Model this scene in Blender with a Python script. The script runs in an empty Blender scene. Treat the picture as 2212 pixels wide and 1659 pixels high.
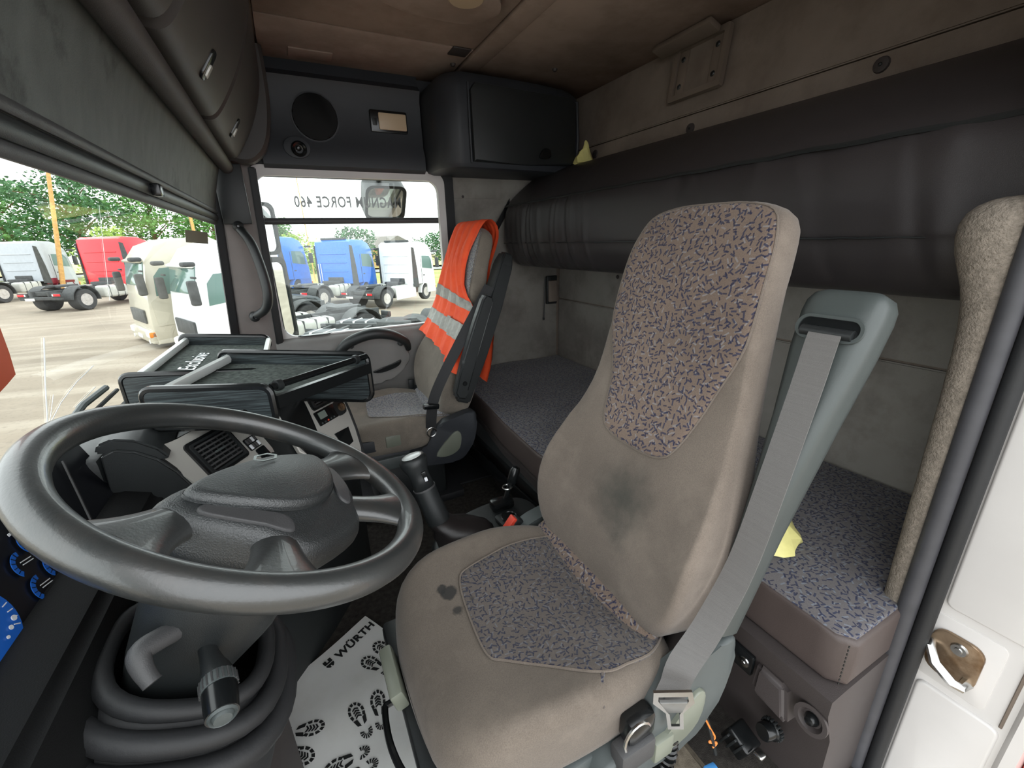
import bpy, bmesh, math, random
from mathutils import Vector, Matrix
random.seed(7)
PI = math.pi
V = Vector
scene = bpy.context.scene
COL = scene.collection
# ------------------------------------------------------------------ camera
cam_d = bpy.data.cameras.new('camera'); cam = bpy.data.objects.new('camera', cam_d); COL.objects.link(cam)
cam_d.sensor_width = 36.0; cam_d.lens = 920.0/2212.0*36.0; cam_d.clip_start = 0.02; cam_d.clip_end = 600
_r = V((0.89118, -0.45289, -0.02626)); _d = V((-0.16689, -0.27348, -0.94729)); _f = V((0.42183, 0.84859, -0.31931))
cam.matrix_world = Matrix(((_r.x, -_d.x, -_f.x, 0.0), (_r.y, -_d.y, -_f.y, 0.0), (_r.z, -_d.z, -_f.z, 1.15), (0, 0, 0, 1)))
scene.camera = cam
# ------------------------------------------------------------------ overcast daylight
world = bpy.data.worlds.new('overcast_sky'); scene.world = world; world.use_nodes = True
bg = world.node_tree.nodes['Background']; bg.inputs[0].default_value = (0.95, 0.98, 1.0, 1); bg.inputs[1].default_value = 1.3
vs = scene.view_settings
vs.view_transform = 'Standard'; vs.look = 'None'; vs.gamma = 1.0; vs.use_curve_mapping = False; vs.exposure = 1.35
# ------------------------------------------------------------------ materials
MAT = {}
def lin(r, g, b):
    f = lambda c: (c/255.0)/12.92 if c/255.0 <= 0.04045 else (((c/255.0)+0.055)/1.055)**2.4
    return (f(r), f(g), f(b))
def nt_new(name):
    m = bpy.data.materials.new(name); m.use_nodes = True; nt = m.node_tree
    MAT[name] = m
    return m, nt, nt.nodes['Principled BSDF']
def N(nt, t, **kw):
    n = nt.nodes.new(t)
    for k, v in kw.items(): setattr(n, k, v)
    return n
def val(nt, op, a, b=None, c=None, clamp=False):
    n = N(nt, 'ShaderNodeMath', operation=op); n.use_clamp = clamp
    for i, x in enumerate((a, b, c)):
        if x is None: continue
        if isinstance(x, (int, float)): n.inputs[i].default_value = x
        else: nt.links.new(x, n.inputs[i])
    return n.outputs[0]
def mixc(nt, fac, a, b):
    n = N(nt, 'ShaderNodeMix', data_type='RGBA')
    for i, x in ((0, fac), (6, a), (7, b)):
        if isinstance(x, (int, float)): n.inputs[i].default_value = x
        elif isinstance(x, tuple): n.inputs[i].default_value = (*x[:3], 1)
        else: nt.links.new(x, n.inputs[i])
    return n.outputs[2]
def noise(nt, scale, detail=3, rough=0.55, vec=None, coord='Object', stretch=None):
    tc = N(nt, 'ShaderNodeTexCoord'); s = vec if vec is not None else tc.outputs[coord]
    if stretch:
        mp = N(nt, 'ShaderNodeMapping'); mp.inputs['Scale'].default_value = stretch; nt.links.new(s, mp.inputs[0]); s = mp.outputs[0]
    n = N(nt, 'ShaderNodeTexNoise'); n.inputs['Scale'].default_value = scale; n.inputs['Detail'].default_value = detail; n.inputs['Roughness'].default_value = rough
    nt.links.new(s, n.inputs['Vector'])
    return n.outputs[0]
def ramp(nt, s, a, b, clamp=True):
    n = N(nt, 'ShaderNodeMapRange'); n.clamp = clamp; n.inputs[1].default_value = a; n.inputs[2].default_value = b
    nt.links.new(s, n.inputs[0]); return n.outputs[0]
def bump(nt, p, h, strength, dist=0.002):
    b = N(nt, 'ShaderNodeBump'); b.inputs['Strength'].default_value = strength; b.inputs['Distance'].default_value = dist
    nt.links.new(h, b.inputs['Height']); nt.links.new(b.outputs[0], p.inputs['Normal'])
def mk(name, rgb, rough=0.5, metal=0.0, var=0.12, vs=6.0, bmp=0.0, bs=400.0, spec=0.5, coat=0.0, stretch=None, second=None, s2=(0.45, 0.7), s2s=3.0, bdist=0.0015, sheen=0.0):
    m, nt, p = nt_new(name)
    c = lin(*rgb); lo = tuple(x*(1-var) for x in c); hi = tuple(min(1, x*(1+var)) for x in c)
    col = mixc(nt, ramp(nt, noise(nt, vs, 4, stretch=stretch), 0.3, 0.7), lo, hi)
    if second:
        col = mixc(nt, ramp(nt, noise(nt, s2s, 6, 0.65), *s2), col, lin(*second))
    nt.links.new(col, p.inputs['Base Color'])
    p.inputs['Roughness'].default_value = rough; p.inputs['Metallic'].default_value = metal
    p.inputs['Specular IOR Level'].default_value = spec; p.inputs['Coat Weight'].default_value = coat
    if sheen: p.inputs['Sheen Weight'].default_value = sheen
    if bmp: bump(nt, p, noise(nt, bs, 3, 0.6), bmp, bdist)
    return m
def dashmask(nt, scale, L, Wd, off):
    tc = N(nt, 'ShaderNodeTexCoord'); mp = N(nt, 'ShaderNodeMapping')
    mp.inputs['Scale'].default_value = (scale, scale, scale); mp.inputs['Location'].default_value = (off, off*1.7, 0)
    nt.links.new(tc.outputs['UV'], mp.inputs[0])
    vo = N(nt, 'ShaderNodeTexVoronoi', voronoi_dimensions='2D'); vo.inputs['Scale'].default_value = 1.0
    nt.links.new(mp.outputs[0], vo.inputs['Vector'])
    sub = N(nt, 'ShaderNodeVectorMath', operation='SUBTRACT'); nt.links.new(mp.outputs[0], sub.inputs[0]); nt.links.new(vo.outputs['Position'], sub.inputs[1])
    sc = N(nt, 'ShaderNodeSeparateColor'); nt.links.new(vo.outputs['Color'], sc.inputs[0])
    rot = N(nt, 'ShaderNodeVectorRotate', rotation_type='Z_AXIS'); nt.links.new(sub.outputs[0], rot.inputs['Vector'])
    nt.links.new(val(nt, 'MULTIPLY', sc.outputs[0], 3.6), rot.inputs['Angle'])
    sx = N(nt, 'ShaderNodeSeparateXYZ'); nt.links.new(rot.outputs[0], sx.inputs[0])
    a = val(nt, 'LESS_THAN', val(nt, 'ABSOLUTE', sx.outputs[0]), L); b = val(nt, 'LESS_THAN', val(nt, 'ABSOLUTE', sx.outputs[1]), Wd)
    keep = val(nt, 'GREATER_THAN', sc.outputs[1], 0.18)
    return val(nt, 'MULTIPLY', val(nt, 'MULTIPLY', a, b), keep)
def stain(nt, col, centre, radius, rgb, amt=0.85, rough_edge=0.5, nscale=40):
    tc = N(nt, 'ShaderNodeTexCoord'); vm = N(nt, 'ShaderNodeVectorMath', operation='DISTANCE'); nt.links.new(tc.outputs['Object'], vm.inputs[0]); vm.inputs[1].default_value = centre
    d = val(nt, 'DIVIDE', vm.outputs['Value'], radius)
    d = val(nt, 'ADD', d, val(nt, 'MULTIPLY', val(nt, 'SUBTRACT', noise(nt, nscale, 4), 0.5), rough_edge*2))
    f = val(nt, 'MULTIPLY', ramp(nt, d, 1.0, 0.75 if radius < 0.03 else 0.25), amt)
    return mixc(nt, f, col, lin(*rgb))
def fabric(name, rgb, dash=True, stains=(), lite=(150, 160, 170), dark=(62, 66, 92), scale=75, wear=None, dash_amt=0.85):
    m, nt, p = nt_new(name)
    c = lin(*rgb)
    col = mixc(nt, ramp(nt, noise(nt, 5, 4), 0.3, 0.7), tuple(x*0.82 for x in c), tuple(x*1.15 for x in c))
    col = mixc(nt, val(nt, 'MULTIPLY', ramp(nt, noise(nt, 520, 3, 0.7), 0.35, 0.7), 0.5), col, tuple(x*0.42 for x in c))
    if wear: col = mixc(nt, val(nt, 'MULTIPLY', ramp(nt, noise(nt, 9, 6, 0.7), 0.5, 0.75), 0.6), col, lin(*wear))
    if dash:
        col = mixc(nt, val(nt, 'MULTIPLY', dashmask(nt, scale*0.8, 0.33, 0.085, 5.3), 0.55*dash_amt), col, lin(*lite))
        col = mixc(nt, val(nt, 'MULTIPLY', dashmask(nt, scale, 0.40, 0.125, 0.0), dash_amt), col, lin(*dark))
        col = mixc(nt, val(nt, 'MULTIPLY', dashmask(nt, scale*1.15, 0.34, 0.11, 17.1), dash_amt), col, lin(dark[0]*0.8, dark[1]*0.78, dark[2]*0.85))
    for st in stains: col = stain(nt, col, *st)
    nt.links.new(col, p.inputs['Base Color']); p.inputs['Roughness'].default_value = 0.95; p.inputs['Specular IOR Level'].default_value = 0.15
    p.inputs['Sheen Weight'].default_value = 0.15
    bump(nt, p, noise(nt, 600, 2), 0.35, 0.001)
    return m
def glass(name, tint=(0.93, 0.97, 0.95), amt=0.9, rough=0.0):
    m, nt, p = nt_new(name); out = nt.nodes['Material Output']; nt.nodes.remove(p)
    tr = N(nt, 'ShaderNodeBsdfTransparent'); tr.inputs[0].default_value = (*tint, 1)
    gl = N(nt, 'ShaderNodeBsdfGlossy'); gl.inputs['Roughness'].default_value = rough
    lw = N(nt, 'ShaderNodeLayerWeight'); fac = val(nt, 'ADD', val(nt, 'MULTIPLY', val(nt, 'POWER', lw.outputs['Facing'], 4.0), 0.5), 0.035)
    mx = N(nt, 'ShaderNodeMixShader'); nt.links.new(fac, mx.inputs[0]); nt.links.new(tr.outputs[0], mx.inputs[1]); nt.links.new(gl.outputs[0], mx.inputs[2]); nt.links.new(mx.outputs[0], out.inputs[0])
    return m
mk('plastic_black', (34, 37, 38), 0.42, bmp=0.25, bs=900, var=0.2)
mk('plastic_gloss', (20, 22, 23), 0.22, var=0.2)
mk('plastic_char', (66, 66, 67), 0.5, bmp=0.3, bs=700, var=0.12, vs=4)
mk('plastic_locker', (64, 60, 58), 0.48, bmp=0.3, bs=800, var=0.12, vs=5)
mk('plastic_side', (46, 49, 54), 0.5, bmp=0.3, bs=800, var=0.1, vs=4)
mk('plastic_brown', (62, 56, 55), 0.55, bmp=0.35, bs=700, var=0.15, vs=4)
mk('plastic_deep', (14, 15, 16), 0.65, spec=0.25, bmp=0.3, bs=700, var=0.15)
mk('plastic_pillar', (122, 115, 112), 0.6, bmp=0.4, bs=700, var=0.08)
mk('plastic_door', (128, 126, 124), 0.5, bmp=0.3, bs=700, var=0.08)
mk('plastic_tower', (66, 72, 71), 0.42, bmp=0.15, bs=600, var=0.1, vs=3)
mk('plastic_beige', (118, 106, 95), 0.6, var=0.1)
mk('plastic_grey', (74, 80, 80), 0.45, bmp=0.15, bs=700, var=0.1)
mk('plastic_olive', (118, 122, 110), 0.4, var=0.06)
mk('leather_wheel', (44, 46, 46), 0.36, bmp=0.25, bs=260, var=0.2, vs=8, spec=0.9, second=(66, 62, 59), s2=(0.55, 0.8), s2s=9, bdist=0.001, coat=0.25)
mk('leather_pad', (42, 45, 46), 0.36, bmp=0.8, bs=520, var=0.15, vs=6, spec=0.9, bdist=0.0012)
mk('leather_soft', (40, 36, 36), 0.4, bmp=0.4, bs=40, var=0.2)
mk('rubber', (30, 31, 33), 0.6, var=0.2, bmp=0.2, bs=300)
mk('seal_rubber', (62, 62, 66), 0.55, var=0.15, vs=20)
mk('vinyl_bunk', (52, 49, 50), 0.4, bmp=0.35, bs=900, var=0.14, vs=3, stretch=(1, 0.4, 1))
mk('vinyl_brown', (76, 66, 63), 0.5, bmp=0.35, bs=800, var=0.12)
mk('headliner', (166, 148, 137), 0.95, bmp=0.4, bs=700, var=0.15, vs=3, spec=0.1, second=(132, 116, 106), s2=(0.42, 0.75), s2s=4)
mk('wall_felt', (132, 121, 111), 0.95, bmp=0.4, bs=600, var=0.12, vs=4, spec=0.1, second=(108, 96, 86), s2=(0.45, 0.8), s2s=5)
mk('wall_felt_low', (142, 138, 132), 0.95, bmp=0.4, bs=600, var=0.14, vs=4, spec=0.1, second=(114, 108, 102), s2=(0.45, 0.75), s2s=5)
mk('carpet', (64, 61, 58), 1.0, bmp=0.8, bs=500, var=0.35, vs=60, spec=0.05, bdist=0.004)
mk('carpet_tan', (112, 104, 92), 1.0, bmp=0.8, bs=500, var=0.3, vs=60, spec=0.05)
mk('felt_tray', (92, 98, 95), 1.0, bmp=0.8, bs=900, var=0.4, vs=90, spec=0.05)
mk('pillar_fuzz', (128, 120, 110), 1.0, bmp=0.9, bs=260, var=0.25, vs=120, spec=0.05, bdist=0.004)
mk('white_paint', (212, 209, 206), 0.3, var=0.03, coat=0.3)
mk('frame_white', (205, 202, 200), 0.4, var=0.04)
mk('silver_plastic', (186, 184, 178), 0.38, metal=0.25, var=0.05)
mk('aluminium', (232, 236, 234), 0.32, metal=0.15, var=0.08)
mk('steel', (190, 190, 188), 0.25, metal=1.0, var=0.1)
mk('steel_worn', (150, 130, 108), 0.4, metal=0.8, var=0.25, vs=30, second=(110, 84, 58), s2=(0.5, 0.7), s2s=18)
mk('rust', (150, 92, 48), 0.9, var=0.4, vs=40, second=(45, 38, 34), s2=(0.5, 0.6), s2s=16, bmp=0.5, bs=120)
mk('belt_grey', (104, 102, 100), 0.7, bmp=0.6, bs=900, var=0.06, stretch=(1, 1, 60))
mk('belt_black', (38, 38, 40), 0.7, bmp=0.5, bs=900, var=0.06)
mk('red_plastic', (232, 78, 58), 0.35, var=0.06)
mk('hi_vis', (255, 92, 48), 0.75, var=0.1, vs=12, bmp=0.5, bs=60, second=(240, 70, 34), s2=(0.5, 0.8), s2s=14)
mk('reflective', (150, 148, 142), 0.45, var=0.2, vs=40, metal=0.2)
mk('paper', (226, 227, 224), 0.85, var=0.04, vs=5, second=(212, 212, 204), s2=(0.5, 0.8), s2s=4)
mk('ink_black', (22, 24, 24), 0.7, var=0.05)
mk('ink_grey', (118, 116, 118), 0.7, var=0.05)
mk('chrome_mark', (190, 196, 196), 0.2, metal=1.0)
mk('bag_yellow', (222, 214, 140), 0.35, var=0.12, vs=20, bmp=0.3, bs=60)
mk('bag_tie', (170, 30, 40), 0.5)
mk('wire_orange', (214, 128, 60), 0.5)
mk('connector_blue', (70, 140, 205), 0.4)
mk('gauge_black', (16, 18, 24), 0.3, var=0.1)
mk('gauge_blue', (28, 96, 190), 0.4, var=0.1)
mk('gauge_white', (225, 228, 232), 0.4, var=0.02)
mk('lcd', (120, 130, 122), 0.3, var=0.03)
mk('lamp_lens', (200, 178, 148), 0.4, var=0.04)
mk('lever_silver', (128, 128, 126), 0.32, metal=0.4, var=0.15, vs=20)
mk('blind_cloth', (84, 88, 85), 0.6, var=0.2, vs=30, bmp=0.3, bs=500, second=(54, 57, 56), s2=(0.58, 0.68), s2s=11, stretch=(1, 1, 0.5))
mk('orange_flag', (236, 92, 40), 0.5, var=0.05)
mk('sticker', (140, 136, 118), 0.6, var=0.1)
mk('crack', (240, 244, 242), 0.4, var=0.02)
glass('glass_clear'); glass('glass_tint', (0.80, 0.90, 0.86))
m, nt, p = nt_new('mirror_glass'); p.inputs['Metallic'].default_value = 1; p.inputs['Roughness'].default_value = 0.03; p.inputs['Base Color'].default_value = (0.85, 0.88, 0.86, 1)
# black ash foil on the trays
m, nt, p = nt_new('black_ash')
nz = noise(nt, 9, 6, 0.7, stretch=(1.0, 1.0, 30))
nt.links.new(mixc(nt, ramp(nt, nz, 0.45, 0.62), lin(32, 37, 39), lin(70, 79, 81)), p.inputs['Base Color']); p.inputs['Roughness'].default_value = 0.35
# seats
ST_C = [((0.188, 0.705, 0.452), 0.021, (44, 44, 43), 0.9, 0.45, 70), ((0.176, 0.720, 0.452), 0.014, (44, 44, 43), 0.9, 0.45, 70), ((0.190, 0.657, 0.452), 0.017, (44, 44, 43), 0.85, 0.4, 70), ((0.097, 0.676, 0.44), 0.013, (64, 68, 66), 0.8, 0.3, 60), ((0.121, 0.695, 0.448), 0.004, (20, 20, 20), 0.9, 0.2, 60), ((0.215, 0.60, 0.452), 0.012, (52, 52, 48), 0.7, 0.4, 60)]
ST_B = [((0.51, 0.59, 0.645), 0.10, (48, 52, 48), 0.8, 0.35, 26), ((0.47, 0.565, 0.575), 0.06, (56, 58, 54), 0.6, 0.4, 26), ((0.44, 0.47, 0.49), 0.018, (70, 70, 64), 0.6, 0.4, 40)]
fabric('seat_velour', (110, 101, 92), dash=False, stains=ST_C, wear=(124, 114, 104))
fabric('seat_velour_back', (116, 106, 97), dash=False, stains=ST_B, wear=(128, 118, 108))
fabric('seat_insert', (124, 108, 97), dark=(46, 50, 72), lite=(142, 145, 150), scale=74)
fabric('seat_insert_cushion', (98, 91, 86), dark=(48, 52, 68), lite=(112, 116, 126), scale=78, stains=[((0.226, 0.670, 0.456), 0.013, (44, 44, 43), 0.75, 0.4, 60)])
fabric('bunk_fabric', (110, 106, 107), dark=(40, 47, 72), lite=(124, 136, 150), scale=64)
fabric('seat_velour_pass', (128, 120, 110), dash=False, wear=(148, 138, 126))
fabric('seat_insert_pass', (150, 148, 148), dark=(90, 96, 112), lite=(170, 176, 184), scale=78)
# ------------------------------------------------------------------ mesh helpers
def autouv(me):
    uvl = me.uv_layers.new(name='UVMap'); vs_ = me.vertices; lp = me.loops; d = uvl.data
    for po in me.polygons:
        n = po.normal; ax = max(range(3), key=lambda i: abs(n[i]))
        i, j = ((1, 2), (0, 2), (0, 1))[ax]
        for li in po.loop_indices:
            c = vs_[lp[li].vertex_index].co; d[li].uv = (c[i], c[j])
def finish(o, parent):
    COL.objects.link(o)
    if parent is not None:
        o.parent = parent; o.matrix_parent_inverse = WM(parent).inverted()
    return o
def WM(o):
    m = o.matrix_basis.copy()
    if o.parent: m = WM(o.parent) @ o.matrix_parent_inverse @ m
    return m
def tag(o, label=None, cat=None, group=None, kind=None):
    if label: o['label'] = label
    if cat: o['category'] = cat
    if group: o['group'] = group
    if kind: o['kind'] = kind
    return o
def thing(name, label, cat, loc=(0, 0, 0), group=None):
    o = bpy.data.objects.new(name, None); COL.objects.link(o); o.location = loc; o.empty_display_size = 0.05
    return tag(o, label, cat, group)
class B:
    def __init__(s): s.bm = bmesh.new()
    def vs(s, pts): return [s.bm.verts.new(p) for p in pts]
    def face(s, vv):
        try: return s.bm.faces.new(vv)
        except ValueError: return None
    def poly(s, pts): s.face(s.vs(pts)); return s
    def box(s, c, size, bev=0.0, rot=None, seg=2):
        c = V(c); R = rot.to_3x3() if rot is not None else Matrix.Identity(3)
        h = [x/2 for x in size]
        v = s.vs([c + R @ V((sx*h[0], sy*h[1], sz*h[2])) for sx in (-1, 1) for sy in (-1, 1) for sz in (-1, 1)])
        fs = [s.face([v[i] for i in q]) for q in ((0, 1, 3, 2), (4, 6, 7, 5), (0, 4, 5, 1), (2, 3, 7, 6), (0, 2, 6, 4), (1, 5, 7, 3))]
        if bev > 0:
            es = list({e for f in fs for e in f.edges})
            bmesh.ops.bevel(s.bm, geom=es, offset=min(bev, 0.49*min(size)), segments=seg, affect='EDGES', profile=0.5)
        return s
    def rings(s, rr, closed=True, cap0=True, cap1=True, loop=False):
        L = [s.vs(r) for r in rr]; n = len(L[0]); m = len(L)
        for i in range(m if loop else m-1):
            a, b = L[i], L[(i+1) % m]
            for j in range(n if closed else n-1):
                s.face([a[j], a[(j+1) % n], b[(j+1) % n], b[j]])
        if not loop and closed:
            if cap0: s.face(list(reversed(L[0])))
            if cap1: s.face(L[-1])
        return s
    def tube(s, pts, r, seg=10, closed=False, flat=1.0, up=None, cap=True):
        pts = [V(p) for p in pts]; n = len(pts); rr = []
        pn = None
        for i, p in enumerate(pts):
            if closed: t = pts[(i+1) % n]-pts[i-1]
            else: t = pts[min(i+1, n-1)]-pts[max(i-1, 0)]
            t.normalize()
            if pn is None:
                u = V(up) if up else (V((0, 0, 1)) if abs(t.z) < 0.9 else V((1, 0, 0)))
                pn = (u - t*u.dot(t)).normalized()
            else: pn = (pn - t*pn.dot(t)).normalized()
            bnm = t.cross(pn); ri = r[i] if isinstance(r, (list, tuple)) else r
            rr.append([p + pn*(ri*math.sin(a)) + bnm*(ri*flat*math.cos(a)) for a in [2*PI*k/seg for k in range(seg)]])
        return s.rings(rr, True, cap, cap, closed)
    def cyl(s, a, b, r, r2=None, seg=20): return s.tube([a, b], [r, r if r2 is None else r2], seg)
    def lathe(s, prof, o, axis, seg=24, up=None):
        o = V(o); ax = V(axis).normalized(); u = V(up) if up else (V((1, 0, 0)) if abs(ax.x) < 0.9 else V((0, 1, 0)))
        u = (u-ax*u.dot(ax)).normalized(); w = ax.cross(u)
        rr = [[o+ax*h+(u*math.cos(a)+w*math.sin(a))*max(r, 1e-5) for a in [2*PI*k/seg for k in range(seg)]] for r, h in prof]
        return s.rings(rr)
    def plate(s, pts2, fr, t, bev=0.0, seg=2):
        """polygon pts2 in frame fr=(o,u,v) raised by t along n=u x v"""
        o, u, v = map(V, fr); u.normalize(); v = v-u*v.dot(u); v.normalize(); n = u.cross(v)
        a = s.vs([o+u*x+v*y for x, y in pts2]); b = s.vs([o+u*x+v*y+n*t for x, y in pts2]); k = len(a)
        bot = s.face(list(reversed(a))); top = s.face(b)
        for i in range(k): s.face([a[i], a[(i+1) % k], b[(i+1) % k], b[i]])
        if bev and top: bmesh.ops.bevel(s.bm, geom=list(top.edges), offset=bev, segments=seg, affect='EDGES', profile=0.5)
        return s
    def ringplate(s, outer, inner, fr, t):
        o, u, v = map(V, fr); u.normalize(); v = v-u*v.dot(u); v.normalize(); n = u.cross(v); k = len(outer)
        f = lambda P, h: s.vs([o+u*x+v*y+n*h for x, y in P])
        a0, a1, b0, b1 = f(outer, 0), f(outer, t), f(inner, 0), f(inner, t)
        for i in range(k):
            j = (i+1) % k
            s.face([a1[i], a1[j], b1[j], b1[i]]); s.face([a0[j], a0[i], b0[i], b0[j]]); s.face([a0[i], a0[j], a1[j], a1[i]]); s.face([b0[j], b0[i], b1[i], b1[j]])
        return s
    def grid(s, fn, nu, nv, thick=None):
        L = [[s.bm.verts.new(fn(i/nu, j/nv)) for j in range(nv+1)] for i in range(nu+1)]
        for i in range(nu):
            for j in range(nv): s.face([L[i][j], L[i+1][j], L[i+1][j+1], L[i][j+1]])
        return s
    def pillow(s, outline, mp, top, bot, edge=0.02, nr=8, es=4):
        """closed outline [(a,b)], mp(a,b,c)->world, top/bot(a,b)->c; rounded rim of radius edge"""
        ca = sum(p[0] for p in outline)/len(outline); cb = sum(p[1] for p in outline)/len(outline)
        mxr = max(math.hypot(p[0]-ca, p[1]-cb) for p in outline)
        sc = lambda k, off=0: [((ca+(a-ca)*k), (cb+(b-cb)*k)) for a, b in outline]
        rr = []
        for i in range(1, nr+1):
            k = (i/nr)**0.8; k *= (1-edge/mxr)
            rr.append([mp(a, b, top(a, b)) for a, b in sc(k)])
        for i in range(1, es+1):
            th = i/es*PI/2; k = 1-edge/mxr*(1-math.sin(th))
            rr.append([mp(a, b, top(a, b)-edge*(1-math.cos(th))) for a, b in sc(k)])
        for i in range(0, es+1):
            th = i/es*PI/2; k = 1-edge/mxr*(1-math.cos(th))
            rr.append([mp(a, b, bot(a, b)+edge*(1-math.sin(th))) for a, b in sc(k)])
        cen = s.bm.verts.new(mp(ca, cb, top(ca, cb)))
        first = s.vs(rr[0]); n = len(first)
        for j in range(n): s.face([cen, first[j], first[(j+1) % n]])
        prev = first
        for r in rr[1:]:
            cur = s.vs(r)
            for j in range(n): s.face([prev[j], cur[j], cur[(j+1) % n], prev[(j+1) % n]])
            prev = cur
        s.face(list(reversed(prev)))
        return s
    def done(s, name, mat, parent=None, ang=40, sub=0, fixn=True, weld=True):
        if weld: bmesh.ops.remove_doubles(s.bm, verts=s.bm.verts, dist=1e-6)
        if fixn: bmesh.ops.recalc_face_normals(s.bm, faces=s.bm.faces)
        me = bpy.data.meshes.new(name); s.bm.to_mesh(me); s.bm.free()
        me.materials.append(MAT[mat])
        for po in me.polygons: po.use_smooth = True
        me.set_sharp_from_angle(angle=math.radians(ang))
        autouv(me)
        o = bpy.data.objects.new(name, me)
        if sub:
            md = o.modifiers.new('subd', 'SUBSURF'); md.levels = sub; md.render_levels = sub
        return finish(o, parent)
def copy_tree(o, parent=None, **kw):
    c = o.copy(); COL.objects.link(c)
    if parent is not None: c.parent = parent
    for ch in list(o.children): copy_tree(ch, c)
    return c
def rrect(w, h, r, n=5, cx=0, cy=0):
    out = []
    for sx, sy, a0 in ((1, 1, 0), (-1, 1, 90), (-1, -1, 180), (1, -1, 270)):
        for k in range(n+1):
            a = math.radians(a0+90*k/n); out.append((cx+sx*(w/2-r)+r*math.cos(a), cy+sy*(h/2-r)+r*math.sin(a)))
    return out
def circ(r, n=24, cx=0, cy=0, ry=None): return [(cx+r*math.cos(2*PI*k/n), cy+(ry or r)*math.sin(2*PI*k/n)) for k in range(n)]
def catmull(P, n=6, closed=False):
    P = [V(p) for p in P]; out = []; m = len(P)
    for i in range(m if closed else m-1):
        g = lambda k: P[k % m] if closed else P[max(0, min(m-1, k))]
        a, b, c, d = g(i-1), g(i), g(i+1), g(i+2)
        for k in range(n):
            t = k/n; out.append(0.5*((2*b)+(c-a)*t+(2*a-5*b+4*c-d)*t*t+(3*b-a-3*c+d)*t**3))
    if not closed: out.append(P[-1])
    return out
def smooth2(P, n=5, closed=True): return [(q.x, q.y) for q in catmull([(x, y, 0) for x, y in P], n, closed)]
def text(body, size, fr, mat, name, parent, depth=0.0006, spacing=1.0, shear=0.0, xs=1.0, bold=0.0):
    cu = bpy.data.curves.new(name, 'FONT'); cu.body = body; cu.size = size; cu.extrude = depth; cu.space_character = spacing; cu.shear = shear; cu.resolution_u = 3; cu.offset = bold
    t = bpy.data.objects.new(name, cu); COL.objects.link(t)
    o, u, v = map(V, fr); u.normalize(); v = (v-u*v.dot(u)).normalized(); n = u.cross(v)
    u = u*xs
    t.matrix_world = Matrix(((u.x, v.x, n.x, o.x), (u.y, v.y, n.y, o.y), (u.z, v.z, n.z, o.z), (0, 0, 0, 1)))
    bpy.context.view_layer.update()
    dg = bpy.context.evaluated_depsgraph_get(); me = bpy.data.meshes.new_from_object(t.evaluated_get(dg)); me.transform(t.matrix_world)
    bpy.data.objects.remove(t); me.materials.clear(); me.materials.append(MAT[mat]); ob = bpy.data.objects.new(name, me)
    return finish(ob, parent)
def rotm(ax, deg): return Matrix.Rotation(math.radians(deg), 3, ax)
# ================================================================== SETTING: the cab shell
def struct(o): return tag(o, kind='structure')
YN, YF = 0.20, 2.25          # near (driver door) and far (passenger) side of the cab
XR = 1.45                    # rear wall
b = B(); b.box((0.50, 1.24, -0.02), (2.02, 2.06, 0.04)); floor = struct(b.done('floor', 'carpet'))
b = B(); b.box((0.62, 1.95, 0.006), (0.36, 0.34, 0.012), 0.004); b.done('floor_mat_panel', 'rubber', floor)
# ---- ceiling with its separate felt panels
b = B(); b.box((0.70, 1.20, 1.905), (1.80, 2.14, 0.05)); ceiling = struct(b.done('ceiling', 'headliner'))
b = B(); b.box((0.415, 1.005, 1.874), (0.765, 1.70, 0.016), 0.005); b.done('ceiling_panel', 'headliner', ceiling)
b = B(); b.box((0.415, 2.065, 1.874), (0.765, 0.405, 0.016), 0.005); b.done('ceiling_panel', 'headliner', ceiling)
b = B(); b.box((1.225, 1.195, 1.874), (0.66, 2.08, 0.016), 0.005); b.done('ceiling_panel', 'headliner', ceiling)
b = B(); b.box((0.848, 1.195, 1.868), (0.085, 2.08, 0.022), 0.008); b.done('roof_bow', 'headliner', ceiling)
b = B(); b.box((0.745, 1.885, 1.863), (0.075, 0.075, 0.006), 0.002); b.done('roof_patch', 'plastic_brown', ceiling)
b = B(); b.box((0.215, 2.135, 1.864), (0.16, 0.085, 0.006), 0.003); b.done('roof_flap', 'headliner', ceiling)
b = B(); b.plate(smooth2([(-0.15, -0.1), (0.15, -0.12), (0.2, 0.0), (0.1, 0.11), (-0.14, 0.1)], 6), ((0.54, 1.500, 1.867), (1, 0, 0), (0, -1, 0)), 0.022, 0.008); dome = b.done('roof_lamp_base', 'headliner', ceiling)
b = B(); b.lathe([(0.0, 0.0), (0.055, 0.0), (0.06, 0.01), (0.05, 0.02), (0.0, 0.022)], (0.60, 1.44, 1.846), (0, 0, -1)); b.done('roof_lamp_lens', 'lamp_lens', dome)
for x, y in ((0.733, 1.537), (0.545, 1.634), (0.764, 2.015), (1.2, 1.9), (1.25, 1.1)):
    b = B(); b.lathe([(0.0, 0.014), (0.007, 0.012), (0.011, 0.006), (0.012, 0.0)], (x, y, 1.868), (0, 0, -1), 12); b.done('panel_button', 'plastic_brown', ceiling)
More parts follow.
